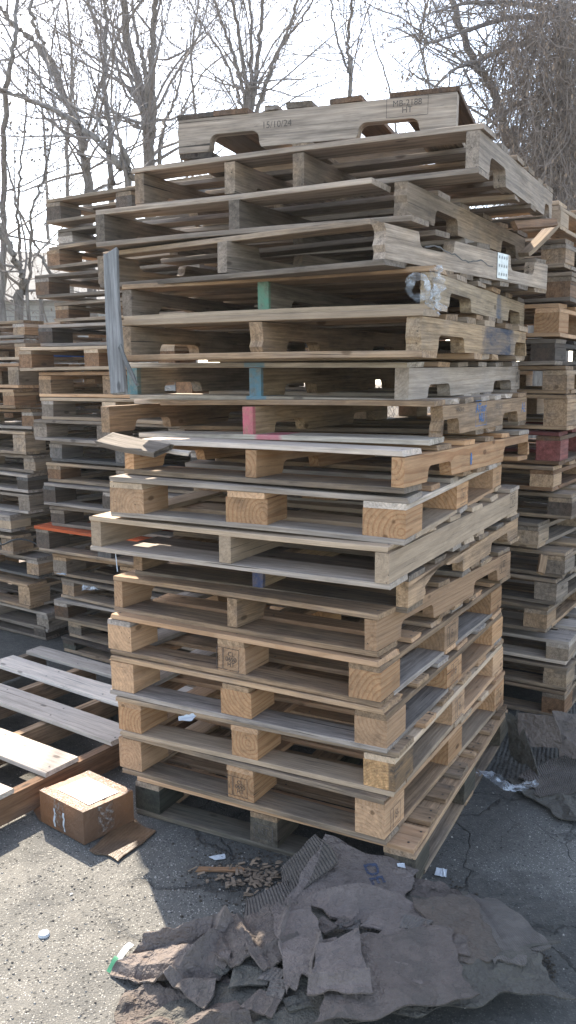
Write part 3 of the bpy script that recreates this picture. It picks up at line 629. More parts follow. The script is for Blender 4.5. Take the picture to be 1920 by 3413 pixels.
# loose grit
rng=random.Random(11)
def pebble(v,f,p,r,rng):
    b=len(v); ph=rng.random()*6.28; a=rng.uniform(.6,1); 
    for k in range(6):
        an=ph+k*math.pi/3; v.append((p[0]+r*math.cos(an)*rng.uniform(.7,1.15),p[1]+r*a*math.sin(an)*rng.uniform(.7,1.15),p[2]))
    for k in range(6):
        an=ph+k*math.pi/3; v.append((p[0]+r*.7*math.cos(an),p[1]+r*.7*a*math.sin(an),p[2]+r*rng.uniform(.5,.9)))
    for k in range(6): f.append((b+k,b+(k+1)%6,b+6+(k+1)%6,b+6+k))
    f.append(tuple(b+6+k for k in range(6)))
gm=NT('grit'); goi=gm.n('ShaderNodeTexCoord'); gn=gm.noise(goi.outputs['Object'],60,2,0.5); gm.l(gm.mix(gm.ramp(gn,0.42,0.58),(0.045,0.04,0.036),(0.36,0.33,0.29)),gm.b.inputs['Base Color']); gm.b.inputs['Roughness'].default_value=0.85
v=[];f=[]
for i in range(2600):
    x=rng.uniform(-1.3,1.5); y=rng.uniform(1.25,3.6)
    if rng.random()<0.5: x=rng.uniform(-1.0,0.1); y=rng.uniform(1.3,2.4)
    pebble(v,f,(x,y,0.0),rng.choice((0.0012,0.0018,0.0018,0.0026,0.004)) ,rng)
tag(mesh('grit',v,f,gm.m),'loose grit and small stones scattered on the asphalt',None,None,'stuff')
# ================================================================== CARDBOARD
def cardmat(name,a,b,corr=0.0,dark=0.4,corr_axis='X',freq=150,rough=0.85,wr=9.0):
    q=NT(name); tc=q.n('ShaderNodeTexCoord'); U=tc.outputs['UV']; P=tc.outputs['Object']
    n=q.noise(P,6,5,0.6); n2=q.noise(P,40,4,0.7); n3=q.noise(P,250,2,0.5)
    c=q.mix(q.ramp(n,0.35,0.65),a,b); c=q.mix(q.ramp(n2,0.5,0.72,0,dark),c,tuple(x*0.4 for x in a)); c=q.mix(q.ramp(n3,0.4,0.6,0,0.25),c,tuple(x*0.7 for x in a))
    nr=q.noise(P,16,4,0.6); h=q.math('ADD',q.math('MULTIPLY',n2,1.0),q.math('MULTIPLY',q.math('ABSOLUTE',q.math('SUBTRACT',nr,0.5)),-wr))
    n5=q.noise(P,2.6,3,0.5); c=q.mix(q.ramp(n5,0.42,0.6,0,0.45),c,(0.07,0.058,0.045)); c=q.mix(q.ramp(nr,0.47,0.53,0,0.18 if wr>5 else 0),c,tuple(min(1,x*1.7) for x in a))
    if corr:
        sx=q.n('ShaderNodeSeparateXYZ'); q.l(U,sx.inputs[0])
        s=q.math('SINE',q.math('MULTIPLY',q.math('ADD',sx.outputs[0],q.math('MULTIPLY',n,0.02)),freq))
        h=q.math('ADD',h,q.math('MULTIPLY',q.math('MULTIPLY',s,q.ramp(n2,0.3,0.55,0.5,1)),corr))
    q.l(c,q.b.inputs['Base Color']); q.b.inputs['Roughness'].default_value=rough; q.bump(h,0.9,0.006)
    return q.m
CB=cardmat('wet_cardboard',(0.115,0.088,0.072),(0.08,0.063,0.053),0)
CB2=cardmat('wet_cardboard_pale',(0.15,0.118,0.10),(0.112,0.089,0.077),0,0.2)
CBM=cardmat('muddy_cardboard',(0.085,0.076,0.06),(0.06,0.055,0.046),0,0.5)
CBC=cardmat('corrugated_wet',(0.115,0.095,0.08),(0.08,0.067,0.058),0.55,0.3,freq=330)
CBL=cardmat('corrugated_faint',(0.135,0.115,0.098),(0.10,0.085,0.075),0.3,0.3,freq=280)
CBD=cardmat('dry_cardboard',(0.235,0.105,0.045),(0.17,0.075,0.032),0.1,0.25,rough=0.55,wr=0.6)
CBW=cardmat('stained_cardboard',(0.20,0.115,0.06),(0.09,0.045,0.02),0.1,0.2,rough=0.5,wr=0.6)
def hill(x,y):
    d=math.hypot((x-0.28)/0.62,(y-1.83)/0.44)
    return 0.07*max(0,1-d*d*0.9)**0.7 if d<1.05 else 0
def fold(x,y,s,seed):
    v=0
    for o,a in ((1,1),(2.3,.4)):
        n=noise.noise(Vector((x*s*o+seed*7.1,y*s*o-seed*3.3,seed*1.7))); v+=a*(1-abs(n)*2.2)
    return v*0.5
def sheet(name,label,cat,pts,mat,base=0.0,amp=0.012,scale=7,seed=1,thick=0.004,use_hill=True,nu=44,nv=34,edge=0.012,lift=None,group=None,ink=None,kind=None,creases=4,hz=0.02):
    """pts: 4 corners as world points; a crumpled sheet of board with real thickness"""
    rng=random.Random(seed*31+5)
    A,B_,C_,D_=[Vector(p) for p in pts]
    cr=[]
    for i in range(creases):
        an=rng.uniform(0,math.pi); cr.append((math.cos(an),math.sin(an),rng.uniform(0.2,0.8),rng.uniform(-.6,1)*amp*1.1,rng.uniform(.05,.16)))
    v=[];uv=[]
    sz=max((A-B_).length,(A-D_).length)
    for j in range(nv+1):
        for i in range(nu+1):
            s,t=i/nu,j/nv
            # ragged, bitten edges
            es=min(edge,sz*.06)*(noise.noise(Vector((t*sz*11,seed*3.1,0)))+0.4*noise.noise(Vector((t*sz*19,seed*3.1,4))))/sz; et=min(edge,sz*.06)*(noise.noise(Vector((s*sz*11,seed*5.1,9)))+0.4*noise.noise(Vector((s*sz*19,seed*5.1,2))))/sz
            ks=(1-2*s); kt=(1-2*t); ss=s+es*2.2*ks*abs(ks)**5; tt=t+et*2.2*kt*abs(kt)**5
            p=(A*(1-ss)+B_*ss)*(1-tt)+(D_*(1-ss)+C_*ss)*tt
            z=p.z+base+(hill(p.x,p.y) if use_hill else 0)
            z+=amp*0.62*fold(p.x,p.y,scale,seed)
            for (cx,cy,c0,hh,wd) in cr:
                d=(s*cx+t*cy)-c0*(abs(cx)+abs(cy))
                z+=hh*max(0,1-abs(d)/wd)
            if lift: z+=lift(s,t)
            v.append((p.x,p.y,max(z,0.003+thick))); uv.append((s*sz*2,t*sz*2))
    f=[(j*(nu+1)+i,j*(nu+1)+i+1,(j+1)*(nu+1)+i+1,(j+1)*(nu+1)+i) for j in range(nv) for i in range(nu)]
    n=(B_-A).cross(D_-A)
    if n.z<0: f=[tuple(reversed(x)) for x in f]
    c=sum((Vector(p) for p in pts),Vector())/4
    v=[(a-c.x,b-c.y,d-0) for a,b,d in v]
    o=mesh(name,v,f,mat,None,Matrix.Translation((c.x,c.y,0)))
    ul=o.data.uv_layers.new(name='uv')
    for lp in o.data.loops: ul.data[lp.index].uv=uv[lp.vertex_index]
    md=o.modifiers.new('thick','SOLIDIFY'); md.thickness=thick; md.offset=-1
    tag(o,label,cat,group,kind)
    return o
def G(px,py,z=0.0):
    p=at(px,py,Z=z); return (p.x,p.y,0.0)
def GZ(px,py,z): 
    p=at(px,py,Z=z); return (p.x,p.y,z)
gp='torn wet cardboard heap'
sheet('cardboard_sheet','broad muddy bottom layer of the cardboard heap, flat on the asphalt','cardboard',[G(660,3140),G(1560,3010),G(1900,3380),G(330,3660)],CBM,0.0,0.016,6,1,nu=90,nv=70,edge=0.05,group=gp,creases=6)
sheet('cardboard_sheet','crumpled cardboard sheet at bottom left of the heap, half in sunlight','cardboard',[GZ(545,3130,.03),GZ(800,3150,.03),GZ(690,3400,.03),GZ(365,3240,.01)],CB2,0.004,0.036,10,2,nu=80,nv=64,group=gp,edge=.03,creases=8)
sheet('cardboard_sheet','lowest crinkled cardboard at the frame bottom, sunlit edge beside the grit','cardboard',[G(410,3330),G(730,3290),G(900,3640),G(350,3600)],CB,0.01,0.04,11,3,nu=80,nv=64,group=gp,edge=.03,creases=8)
sheet('cardboard_piece','square of bare corrugated cardboard at the left tip of the heap','cardboard',[GZ(806,3000,.03),GZ(965,2930,.05),GZ(1020,3050,.05),GZ(822,3098,.03)],CBC,0.0,0.006,6,4,use_hill=False,group=gp,creases=1,edge=.015)
sheet('cardboard_sheet','corrugated cardboard peak propped against the lowest pallet','cardboard',[GZ(925,2915,.02),GZ(1062,2768,.14),GZ(1125,2872,.12),GZ(960,3000,.04)],CBC,0.0,0.008,8,5,use_hill=False,group=gp,creases=2,edge=.02)
ds=sheet('cardboard_sheet','large smooth cardboard sheet with dark blue print leaning by the pallet corner','cardboard',[GZ(1085,2790,.135),GZ(1395,2895,.07),GZ(1330,3010,.06),GZ(965,3005,.05)],CB2,0.0,0.006,3,6,use_hill=False,group=gp,creases=2,edge=.012)
sheet('cardboard_flap','thick folded cardboard flap lying across the middle of the heap, pointed at right','cardboard',[GZ(1015,3000,.07),GZ(1335,2975,.09),GZ(1450,3140,.06),GZ(1110,3075,.06)],CB2,0.0,0.010,5,7,use_hill=False,group=gp,thick=0.007,lift=lambda s,t:0.03*math.sin(math.pi*s)*(1-t)+0.015*t,creases=2)
sheet('cardboard_piece','small folded cardboard wing at the right of the blue printed sheet','cardboard',[GZ(1350,2935,.04),GZ(1480,2955,.04),GZ(1570,3010,.02),GZ(1370,3015,.03)],CB,0.01,0.012,8,8,use_hill=False,group=gp,creases=3)
sheet('cardboard_sheet','long faintly ribbed cardboard at the right end of the heap','cardboard',[GZ(1520,3040,.01),GZ(1650,3045,.01),GZ(1850,3230,.01),GZ(1640,3320,.02)],CBL,0.012,0.008,5,9,group=gp,creases=2,edge=.03)
sheet('cardboard_sheet','smooth brownish cardboard panel right of centre on the heap','cardboard',[GZ(1370,3060,.02),GZ(1570,3050,.02),GZ(1670,3270,.02),GZ(1500,3330,.02)],cardmat('brown_wet',(0.10,0.074,0.055),(0.085,0.066,0.052),0,0.3),0.012,0.006,4,10,group=gp,creases=2,edge=.02)
sheet('cardboard_sheet','cardboard with curled edge left of centre, below the corrugated square','cardboard',[GZ(720,3150,.03),GZ(900,3080,.03),GZ(1010,3230,.03),GZ(880,3330,.03)],CB,0.012,0.016,7,11,group=gp,edge=.03)
sheet('cardboard_sheet','pale pinkish cardboard strip running down the middle left of the heap','cardboard',[GZ(900,3080,.03),GZ(1030,3090,.03),GZ(1100,3300,.03),GZ(960,3420,.03)],CB2,0.018,0.012,6,12,group=gp,edge=.03)
sheet('cardboard_sheet','dark wide cardboard at the centre bottom of the heap','cardboard',[GZ(1080,3240,.03),GZ(1480,3180,.03),GZ(1600,3420,.02),GZ(1040,3520,.03)],CB,0.012,0.014,6,13,group=gp,nu=60,nv=50,edge=.04)
sheet('cardboard_piece','torn cardboard with a raised lip at the bottom centre of the heap','cardboard',[GZ(1050,3260,.03),GZ(1200,3230,.03),GZ(1230,3420,.03),GZ(1030,3440,.03)],CB2,0.03,0.018,9,14,group=gp,edge=.03)
sheet('cardboard_piece','dark cardboard scrap bridging the sunlit corner and the heap','cardboard',[GZ(700,3140,.03),GZ(790,3120,.03),GZ(850,3260,.03),GZ(740,3300,.03)],CB,0.02,0.02,9,15,group=gp,edge=.03)
rng=random.Random(99)
for i in range(34):
    px=rng.uniform(700,1640); py=rng.uniform(3110,3430); s=rng.uniform(30,100); an=rng.uniform(0,6.28)
    q=[GZ(px+s*math.cos(an+k*math.pi/2)*rng.uniform(.6,1.5),py+s*0.7*math.sin(an+k*math.pi/2)*rng.uniform(.6,1.4),.02) for k in range(4)]
    ar=(Vector(q[1])-Vector(q[0])).cross(Vector(q[3])-Vector(q[0])).z
    sheet('cardboard_scrap','small torn scrap among the larger sheets of the cardboard heap','scrap',q,rng.choice((CB,CB2,CBM,CBL,CB)),rng.uniform(.004,.016),rng.uniform(.005,.012),8,20+i,group='small torn cardboard scraps on the heap',nu=20,nv=16,edge=.006,creases=2)
# printed letters on the leaning sheet follow its slope
p0=GZ(1250,2885,.105); a=Vector(GZ(1275,2975,.10)); b=Vector(GZ(1265,2860,.115))
ev=ds.evaluated_get(bpy.context.evaluated_depsgraph_get())
def onsheet(x,y,o=ds):
    best=None; mw=o.matrix_world
    for q in o.data.vertices:
        d=(q.co.x+mw.translation.x-x)**2+(q.co.y+mw.translation.y-y)**2
        if best is None or d<best[0]: best=(d,q.co.z)
    return best[1]
cu=bpy.data.curves.new('t','FONT'); cu.body='DE'; cu.size=0.058; cu.align_x='CENTER'; cu.align_y='CENTER'; cu.offset=0.0012; cu.resolution_u=4
to=bpy.data.objects.new('t',cu); C.objects.link(to); me=bpy.data.meshes.new_from_object(to.evaluated_get(bpy.context.evaluated_depsgraph_get()))
C.objects.unlink(to); bpy.data.objects.remove(to)
bm=bmesh.new(); bm.from_mesh(me); bmesh.ops.triangulate(bm,faces=bm.faces[:]); bmesh.ops.subdivide_edges(bm,edges=bm.edges[:],cuts=2,use_grid_fill=True); bm.to_mesh(me); bm.free()
cc=at(1245,2900,Z=0.095); ex=Vector((0.30,-0.95)); ey=Vector((0.95,0.30))
w=Matrix.Translation(ds.matrix_world.translation)
for q in me.vertices:
    x=cc.x+ex.x*q.co.x+ey.x*q.co.y; y=cc.y+ex.y*q.co.x+ey.y*q.co.y
    q.co=(x-ds.matrix_world.translation.x,y-ds.matrix_world.translation.y,onsheet(x,y)+0.0035)
me.materials.append(CARDINK); po=bpy.data.objects.new('print',me); link(po,ds)
# right hand heap: dark sheeting and a stiff brown board
gp2='discarded packing beside the right stack'
TARP=plain('dark_sheeting',(0.030,0.033,0.034),0.55,0,0.3,12)
sheet('dark_sheeting','crumpled dark grey sheeting spread on the asphalt by the right stack','sheeting',[G(1640,2420),G(1990,2330),G(2080,2780),G(1560,2560)],cardmat('dark_felt',(0.05,0.048,0.042),(0.035,0.035,0.033),0.4,0.3),0.0,0.03,5,61,use_hill=False,nu=60,nv=50,group=gp2,edge=.06,creases=6)
sheet('cardboard_sheet','stiff purplish brown board standing in the right hand pile','cardboard',[GZ(1722,2372,.20),GZ(1850,2385,.22),GZ(1880,2500,.10),GZ(1735,2490,.08)],CB2,0.0,0.005,5,62,use_hill=False,group=gp2,creases=2)
sheet('cardboard_sheet','dark sheet hanging down on the left of the right hand pile','cardboard',[GZ(1685,2375,.18),GZ(1728,2372,.19),GZ(1800,2600,.02),GZ(1700,2520,.02)],CBM,0.0,0.012,9,63,use_hill=False,group=gp2,creases=4)
sheet('cardboard_sheet','rumpled brown sheet at the right frame edge of the right hand pile','cardboard',[GZ(1845,2380,.20),GZ(1990,2390,.16),GZ(2040,2560,.05),GZ(1860,2520,.07)],CB,0.0,0.022,7,64,use_hill=False,group=gp2,creases=5)
sheet('cardboard_sheet','long ribbed dark board low in the right hand pile','cardboard',[GZ(1740,2570,.03),GZ(1990,2480,.05),GZ(2030,2620,.03),GZ(1800,2660,.02)],CBC,0.0,0.010,6,65,use_hill=False,group=gp2,creases=3,edge=.03)
sheet('cardboard_sheet','flat muddy sheet at the front of the right hand pile','cardboard',[GZ(1690,2600,.01),GZ(1900,2600,.01),GZ(2060,2760,.01),GZ(1860,2730,.01)],CBM,0.004,0.008,6,66,use_hill=False,group=gp2,creases=3,edge=.04)
FILM=NT('plastic_film'); FILM.b.inputs['Base Color'].default_value=(0.8,0.84,0.88,1); FILM.b.inputs['Roughness'].default_value=0.38; FILM.b.inputs['Alpha'].default_value=0.42
fn=FILM.n('ShaderNodeTexCoord'); FILM.bump(FILM.noise(fn.outputs['Object'],45,4,0.7),1.0,0.01); FILM.l(FILM.ramp(FILM.noise(fn.outputs['Object'],30,4,0.7),0.42,0.66,0.06,0.5),FILM.b.inputs['Alpha'])
FILM=FILM.m
def ribbon(name,pts,wd,mat,label,cat,seed,amp=0.01,n=40,group=None,parent=None,nv=6):
    rng=random.Random(seed); P=[Vector(p) for p in pts]; v=[];f=[]
    m=len(P)-1
    for i in range(n+1):
        t=i/n*m; k=min(int(t),m-1); a=t-k
        p0,p1=P[k],P[k+1]; pm=P[max(k-1,0)]; pn=P[min(k+2,m)]
        p=0.5*((2*p0)+(p1-pm)*a+(2*pm-5*p0+4*p1-pn)*a*a+(3*p0-pm-3*p1+pn)*a**3)
        d=(p1-p0).normalized(); s=d.cross(Vector((0,0,1))); s=s.normalized() if s.length>0.1 else Vector((1,0,0)); s2=s.cross(d)
        ww=wd*(0.6+0.5*math.sin(math.pi*i/n))
        for j in range(nv+1):
            c=j/nv-0.5; q=p+s*c*ww+s2*amp*(noise.noise(Vector((i*.35,j*1.3,seed)))*1.6)
            v.append(q)
    f=[(i*(nv+1)+j,i*(nv+1)+j+1,(i+1)*(nv+1)+j+1,(i+1)*(nv+1)+j) for i in range(n) for j in range(nv)]
    o=mesh(name,v,f,mat,parent,smooth=True)
    if label: tag(o,label,cat,group)
    return o
ribbon('plastic_strip',[GZ(1580,2568,.03),GZ(1640,2585,.05),GZ(1700,2625,.04),GZ(1790,2610,.03)],0.05,FILM,'twisted clear plastic strip on the asphalt before the right hand pile','plastic',3)
# wrap knotted on the near corner of P14 (a loop and a bunched tail)
wr=empty('stretch_wrap',P14.matrix_world@Matrix.Translation((0.03,-0.01,0.06)))
tag(wr,'bunch of clear stretch wrap knotted round the weathered tan pallet corner','plastic wrap')
def wrapmesh(name,cx,cy,cz,R,rw,n,seed,tail=False):
    v=[];f=[];k=14
    for i in range(n+1):
        a=i/n*math.pi*2
        if tail: c=Vector((cx+0.01*math.sin(a*1.3),cy+0.008*math.sin(a*1.7),cz+0.06-0.125*i/n)); ra=rw*(0.75+.35*math.sin(i*.9+seed)); d1=Vector((1,0,0)); d2=Vector((0,1,0))
        else: c=Vector((cx,cy+R*math.cos(a),cz+R*1.1*math.sin(a))); ra=rw*(1+.3*math.sin(a*2)); d1=Vector((0,math.cos(a),math.sin(a))); d2=Vector((1,0,0))
        for j in range(k):
            b=j/k*math.pi*2; r=ra*(0.6+0.8*abs(noise.noise(Vector((i*.18+seed,j*.9,seed)))))*1.1
            v.append(c+d1*math.cos(b)*r+d2*math.sin(b)*r*0.55)
    f=[(i*k+j,i*k+(j+1)%k,(i+1)*k+(j+1)%k,(i+1)*k+j) for i in range(n) for j in range(k)]
    return mesh(name,v,f,FILM,wr,smooth=True)
wrapmesh('wrap_loop',-0.06,0.045,0.0,0.027,0.012,40,1); wrapmesh('wrap_tail',-0.030,-0.006,0.0,0,0.030,34,5,True); wrapmesh('wrap_tail',-0.035,0.010,-0.01,0,0.022,26,9,True)
# ================================================================== PARCEL BOX
bn=Vector((-0.661,2.501,0)); bl_=Vector((-0.843,2.648,0)); br_=Vector((-0.527,2.644,0)); bb=bl_+br_-bn
hB=0.112
box=empty('cardboard_box',Matrix.Translation(((bn+bb)/2).to_tuple())); box['label']='small brown parcel box with clear tape and white shipping label, sunlit top'; box['category']='box'
ctr=(bn+bb)/2
def lerp3(s,t,z): 
    p=bn*(1-s)*(1-t)+bl_*s*(1-t)+br_*t*(1-s)+bb*s*t; return Vector((p.x,p.y,z))-ctr
rng=random.Random(8)
v=[];f=[];N=14
def grid(fn,nu,nv):
    b=len(v)
    for j in range(nv+1):
        for i in range(nu+1): v.append(fn(i/nu,j/nv))
    for j in range(nv):
        for i in range(nu): f.append((b+j*(nu+1)+i,b+j*(nu+1)+i+1,b+(j+1)*(nu+1)+i+1,b+(j+1)*(nu+1)+i))
def side(s0,t0,s1,t1):
    nrm=(lerp3(s1,t1,0)-lerp3(s0,t0,0)).cross(Vector((0,0,1))).normalized()
    def fn(a,b):
        bul=0.004*math.sin(math.pi*a)*math.sin(math.pi*b)+0.0012*noise.noise(Vector((a*5,b*5,s0+t0)))*min(1,8*a*(1-a))*min(1,8*b*(1-b))*4
        return lerp3(s0+(s1-s0)*a,t0+(t1-t0)*a,0.004+hB*b)+nrm*bul
    return fn
grid(side(0,0,0,1),N,8); grid(side(0,1,1,1),N,8); grid(side(1,1,1,0),N,8); grid(side(1,0,0,0),N,8)
mesh('box_walls',v,f,CBD,box,smooth=True)
v=[];f=[]; grid(lambda a,b:lerp3(a,b,0.004+hB+0.0035*math.sin(math.pi*a)*math.sin(math.pi*b)+0.0004-0.002*(1-min(1,abs(b-.5)*14))),N,N)
f=[tuple(reversed(x)) for x in f]
mesh('box_top',v,f,CBD,box,smooth=True)
TAPE=NT('clear_tape'); TAPE.b.inputs['Base Color'].default_value=(0.33,0.25,0.19,1); TAPE.b.inputs['Roughness'].default_value=0.18; tn=TAPE.n('ShaderNodeTexCoord'); nn=TAPE.noise(tn.outputs['Object'],70,5,0.75); TAPE.l(TAPE.mix(TAPE.ramp(nn,0.45,0.6),(0.17,0.10,0.065),(0.36,0.31,0.27)),TAPE.b.inputs['Base Color']); TAPE.l(TAPE.ramp(nn,0.42,0.66,0.12,0.7),TAPE.b.inputs['Alpha']); TAPE.bump(nn,1,0.004); TAPE=TAPE.m
def patch(name,fn,mat,n=12,m=6):
    global v,f
    v=[];f=[]; grid(fn,n,m); return mesh(name,v,f,mat,box,smooth=True)
zt=lambda a,b:0.0055+hB+0.0035*math.sin(math.pi*a)*math.sin(math.pi*b)
# t runs along N->R, s along N->L
patch('tape_strip',lambda a,b:lerp3(a,0.80+0.2*b,zt(a,0.8+0.2*b)+0.0004),TAPE); patch('tape_strip',lambda a,b:lerp3(a,0.0+0.16*b,zt(a,0.16*b)+0.0004),TAPE)
sd1=side(1,0,0,0); 
def off(fn,d,s0,t0,s1,t1):
    nrm=(lerp3(s1,t1,0)-lerp3(s0,t0,0)).cross(Vector((0,0,1))).normalized()
    return lambda a,b: fn(a,b)+nrm*d
sideL=off(side(1,0,0,0),0.0012,1,0,0,0); sideR=off(side(0,0,0,1),0.0012,0,0,0,1)
patch('tape_strip',lambda a,b:sideL(0.36+0.22*a,0.12+0.86*b),TAPE)
patch('tape_strip',lambda a,b:sideR(0.28+0.30*a,0.15+0.84*b),TAPE)
sideL2=off(side(1,0,0,0),0.0018,1,0,0,0)
patch('paper_strip',lambda a,b:sideL2(0.335+0.04*a+0.02*b,0.10+0.62*b),PAPER,3,6); patch('paper_strip',lambda a,b:sideL2(0.56+0.035*a,0.10+0.60*b),PAPER,3,6)
LAB=plain('label_paper',(0.78,0.79,0.82),0.5,0,0.1,30)
lb=patch('shipping_label',lambda a,b:lerp3(0.10+0.72*a,0.20+0.60*b,zt(0.10+0.72*a,0.2+0.6*b)+0.0012),LAB)
lc=lerp3(0.45,0.52,hB+0.0115); dx=(br_-bn).normalized(); 
Mt=Matrix(((dx.x,-dx.y,0,lc.x),(dx.y,dx.x,0,lc.y),(0,0,1,lc.z),(0,0,0,1)))
o=text_mesh('||||| ||| ||\n B1  - 84\n =====  ||',0.017,INKF,box,Mt,name='label_print')
sheet('cardboard_sheet','flattened stained cardboard tray under the front corner of the parcel box','cardboard',[GZ(300,2835,.004),GZ(395,2872,.004),GZ(520,2775,.004),GZ(425,2725,.004)],CBW,0.004,0.003,5,71,use_hill=False,creases=1,edge=.006)
sheet('cardboard_flap','orange brown cardboard flap tucked under the left of the parcel box','cardboard',[GZ(84,2655,.02),GZ(140,2640,.03),GZ(160,2750,.004),GZ(130,2735,.004)],CBD,0.004,0.003,5,72,use_hill=False,creases=1,edge=.004)
# ================================================================== SMALL LITTER
def crumple(name,label,cat,px,py,r,mat,seed,z=0.0,Y=None):
    c=at(px,py,Z=z) if Y is None else at(px,py,Y=Y)
    rg=random.Random(int(seed*10)); q=[]
    for k in range(4):
        an=seed+k*math.pi/2+rg.uniform(-.35,.35); rr=r*rg.uniform(.6,1.35); q.append((c.x+rr*math.cos(an),c.y+rr*math.sin(an)*.8,c.z))
    return sheet(name,label,cat,q,mat,0.003,r*0.25,28,int(seed*10),thick=0.0008,use_hill=False,nu=16,nv=12,edge=r*.1,creases=3)
crumple('paper_scrap','torn white paper scrap beside the wood splinters, left of the cardboard heap','paper',732,2862,0.028,PAPER,1.3)
crumple('paper_scrap','folded white paper scrap on the asphalt right of the pallet corner','paper',1470,2912,0.030,PAPER,2.1)
crumple('paper_scrap','small white scrap stuck on top of the blue printed cardboard','paper',1335,2888,0.016,PAPER,3.7,z=.08)
crumple('paper_scrap','tiny white fleck alone on the sunlit asphalt','paper',238,2982,0.007,PAPER,4.4)
crumple('paper_scrap','pale scrap lying inside a block pallet gap, low in front stack','paper',620,2400,0.04,PAPER,5.2,z=0.44)
crumple('plastic_scrap','white plastic wisp hanging in the stack behind at left','plastic',218,1915,0.04,PAPER,6.2,Y=4.4)
crumple('plastic_scrap','crumpled clear plastic in a gap of the stack behind at left','plastic',300,1965,0.06,FILM,7.2,Y=4.3)
def disc(name,label,px,py,r,h,mat):
    c=at(px,py,Z=0); n=20; v=[(r*math.cos(a)*1.1,r*math.sin(a),0.001) for a in [k*2*math.pi/n for k in range(n)]]+[(r*.93*math.cos(a),r*.93*math.sin(a),h) for a in [k*2*math.pi/n for k in range(n)]]+[(r*.6*math.cos(a),r*.6*math.sin(a),h*0.8) for a in [k*2*math.pi/n for k in range(n)]]
    f=[(k,(k+1)%n,n+(k+1)%n,n+k) for k in range(n)]+[(n+k,n+(k+1)%n,2*n+(k+1)%n,2*n+k) for k in range(n)]+[tuple(2*n+k for k in range(n))]
    return tag(mesh(name,v,f,mat,None,Matrix.Translation(c)),label,'bottle cap')
disc('bottle_cap','white bottle cap lying on the sunlit asphalt at lower left',147,3118,0.0145,0.009,PAPER)
tg=empty('plastic_tag',Matrix.Translation(at(395,3205,Z=0.006))@Matrix.Rotation(math.radians(62),4,'Z')); tag(tg,'white and green plastic tag at the edge of the sunlit cardboard','tag')
def sl(nm,x0,x1,wd,mat,z0):
    v=[];n=8
    for i in range(n+1):
        x=x0+(x1-x0)*i/n; z=z0+0.012*math.sin(i/n*2.2+x0*20)
        v+=[(x,-wd/2,z),(x,wd/2,z+0.003)]
    return mesh(nm,v,[(2*i,2*i+2,2*i+3,2*i+1) for i in range(n)],mat,tg)
sl('white_part',-0.005,0.055,0.017,PAPER,0.004); sl('green_part',-0.04,-0.005,0.013,plain('green_plastic',(0.06,0.24,0.12),0.4),0.004)
rng=random.Random(21)
def sliver(px,py,L,Wd,T,an,mat,name,label,cat,z=0.0,Y=None,tilt=0,roll=0,rag=0.02,taper=.2):
    c=at(px,py,Z=z) if Y is None else at(px,py,Y=Y)
    vv,ff,mi=board_geo(L,Wd,T,rng,ragged=rag,bow=0.003,seg=8,taper=taper)
    o=mesh(name,vv,ff,[W[mat],NAIL],None,Matrix.Translation(c+Vector((0,0,T/2+.001 if Y is None else 0)))@Matrix.Rotation(an,4,'Z')@Matrix.Rotation(tilt,4,'Y')@Matrix.Rotation(roll,4,'X'),mi)
    return tag(o,label,cat)
sliver(735,2905,0.155,0.02,0.009,-0.05,'brownside','wood_strip','thin brown wood strip lying beside the splinters and white paper','wood strip')
v=[];f=[]
for i in range(110):
    px=rng.gauss(850,66); py=rng.gauss(2915,26)
    c=at(px,py,Z=0.002+rng.random()*0.012); vv,ff,_=board_geo(rng.uniform(.012,.036),rng.uniform(.004,.012),rng.uniform(.0015,.004),rng,ragged=.007,seg=1,bow=0)
    Mx=Matrix.Translation(c)@Matrix.Rotation(rng.uniform(0,6.28),4,'Z')@Matrix.Rotation(rng.uniform(-.3,.3),4,'Y')
    b=len(v); v+=[Mx@Vector(p) for p in vv]; f+=[tuple(b+k for k in q) for q in ff]
tag(mesh('wood_chips',v,f,W['wtan']),'splintered wood chips heaped before the lowest pallet',None,None,'stuff')
v=[];f=[]
for i in range(420):
    px=rng.gauss(840,110); py=rng.gauss(2910,55)
    c=at(px,py,Z=0); pebble(v,f,(c.x,c.y,0.0),rng.uniform(.002,.006),rng)
for i in range(500):
    px=rng.uniform(1500,1850); py=2990+(px-1500)*0.75+rng.gauss(0,28)
    c=at(px,py,Z=0); pebble(v,f,(c.x,c.y,0.0),rng.uniform(.002,.006),rng)
tag(mesh('dirt_crumbs',v,f,plain('dirt',(0.055,0.045,0.034),0.95,0,.4,90)),'crumbs of dark dirt round the cardboard heap',None,None,'stuff')
# hanging plank and splinters
def plank2(p0,p1,Wd,T,mat,name,label,cat,facing,rag=.02,bow=.01,taper=0,curve=0.0):
    p0=Vector(p0);p1=Vector(p1); X=(p1-p0).normalized(); Yv=X.cross(Vector(facing)).normalized(); Z=X.cross(Yv)
    if Z.dot(Vector(facing))<0: pass
    c=(p0+p1)/2; m=Matrix(((X.x,Yv.x,Z.x,c.x),(X.y,Yv.y,Z.y,c.y),(X.z,Yv.z,Z.z,c.z),(0,0,0,1)))
    vv,ff,mi=board_geo((p1-p0).length,Wd,T,rng,ragged=rag*.3,bow=bow,seg=14,ragL=rag,taper=taper)
    if curve: vv=[(x,y+curve*math.sin((x/(p1-p0).length+.5)*math.pi)+0.002*noise.noise(Vector((x*14,y*3,1))),z) for x,y,z in vv]
    return tag(mesh(name,vv,ff,[W[mat],NAIL],None,m,mi),label,cat)
W['driftwood']=wood('driftwood_grey',(0.25,0.265,0.27),(0.17,0.18,0.185),grey=(0.24,0.26,0.265),weather=0.7,dirt=0.3,ring=0.5,spots=0.6)
plank2(at(370,832,Y=2.82),at(398,1318,Y=2.70),0.052,0.016,'driftwood','hanging_plank','bluish grey weathered plank hanging down the left corner of the front stack','plank',(-0.35,-0.94,0),rag=.05,curve=0.008)
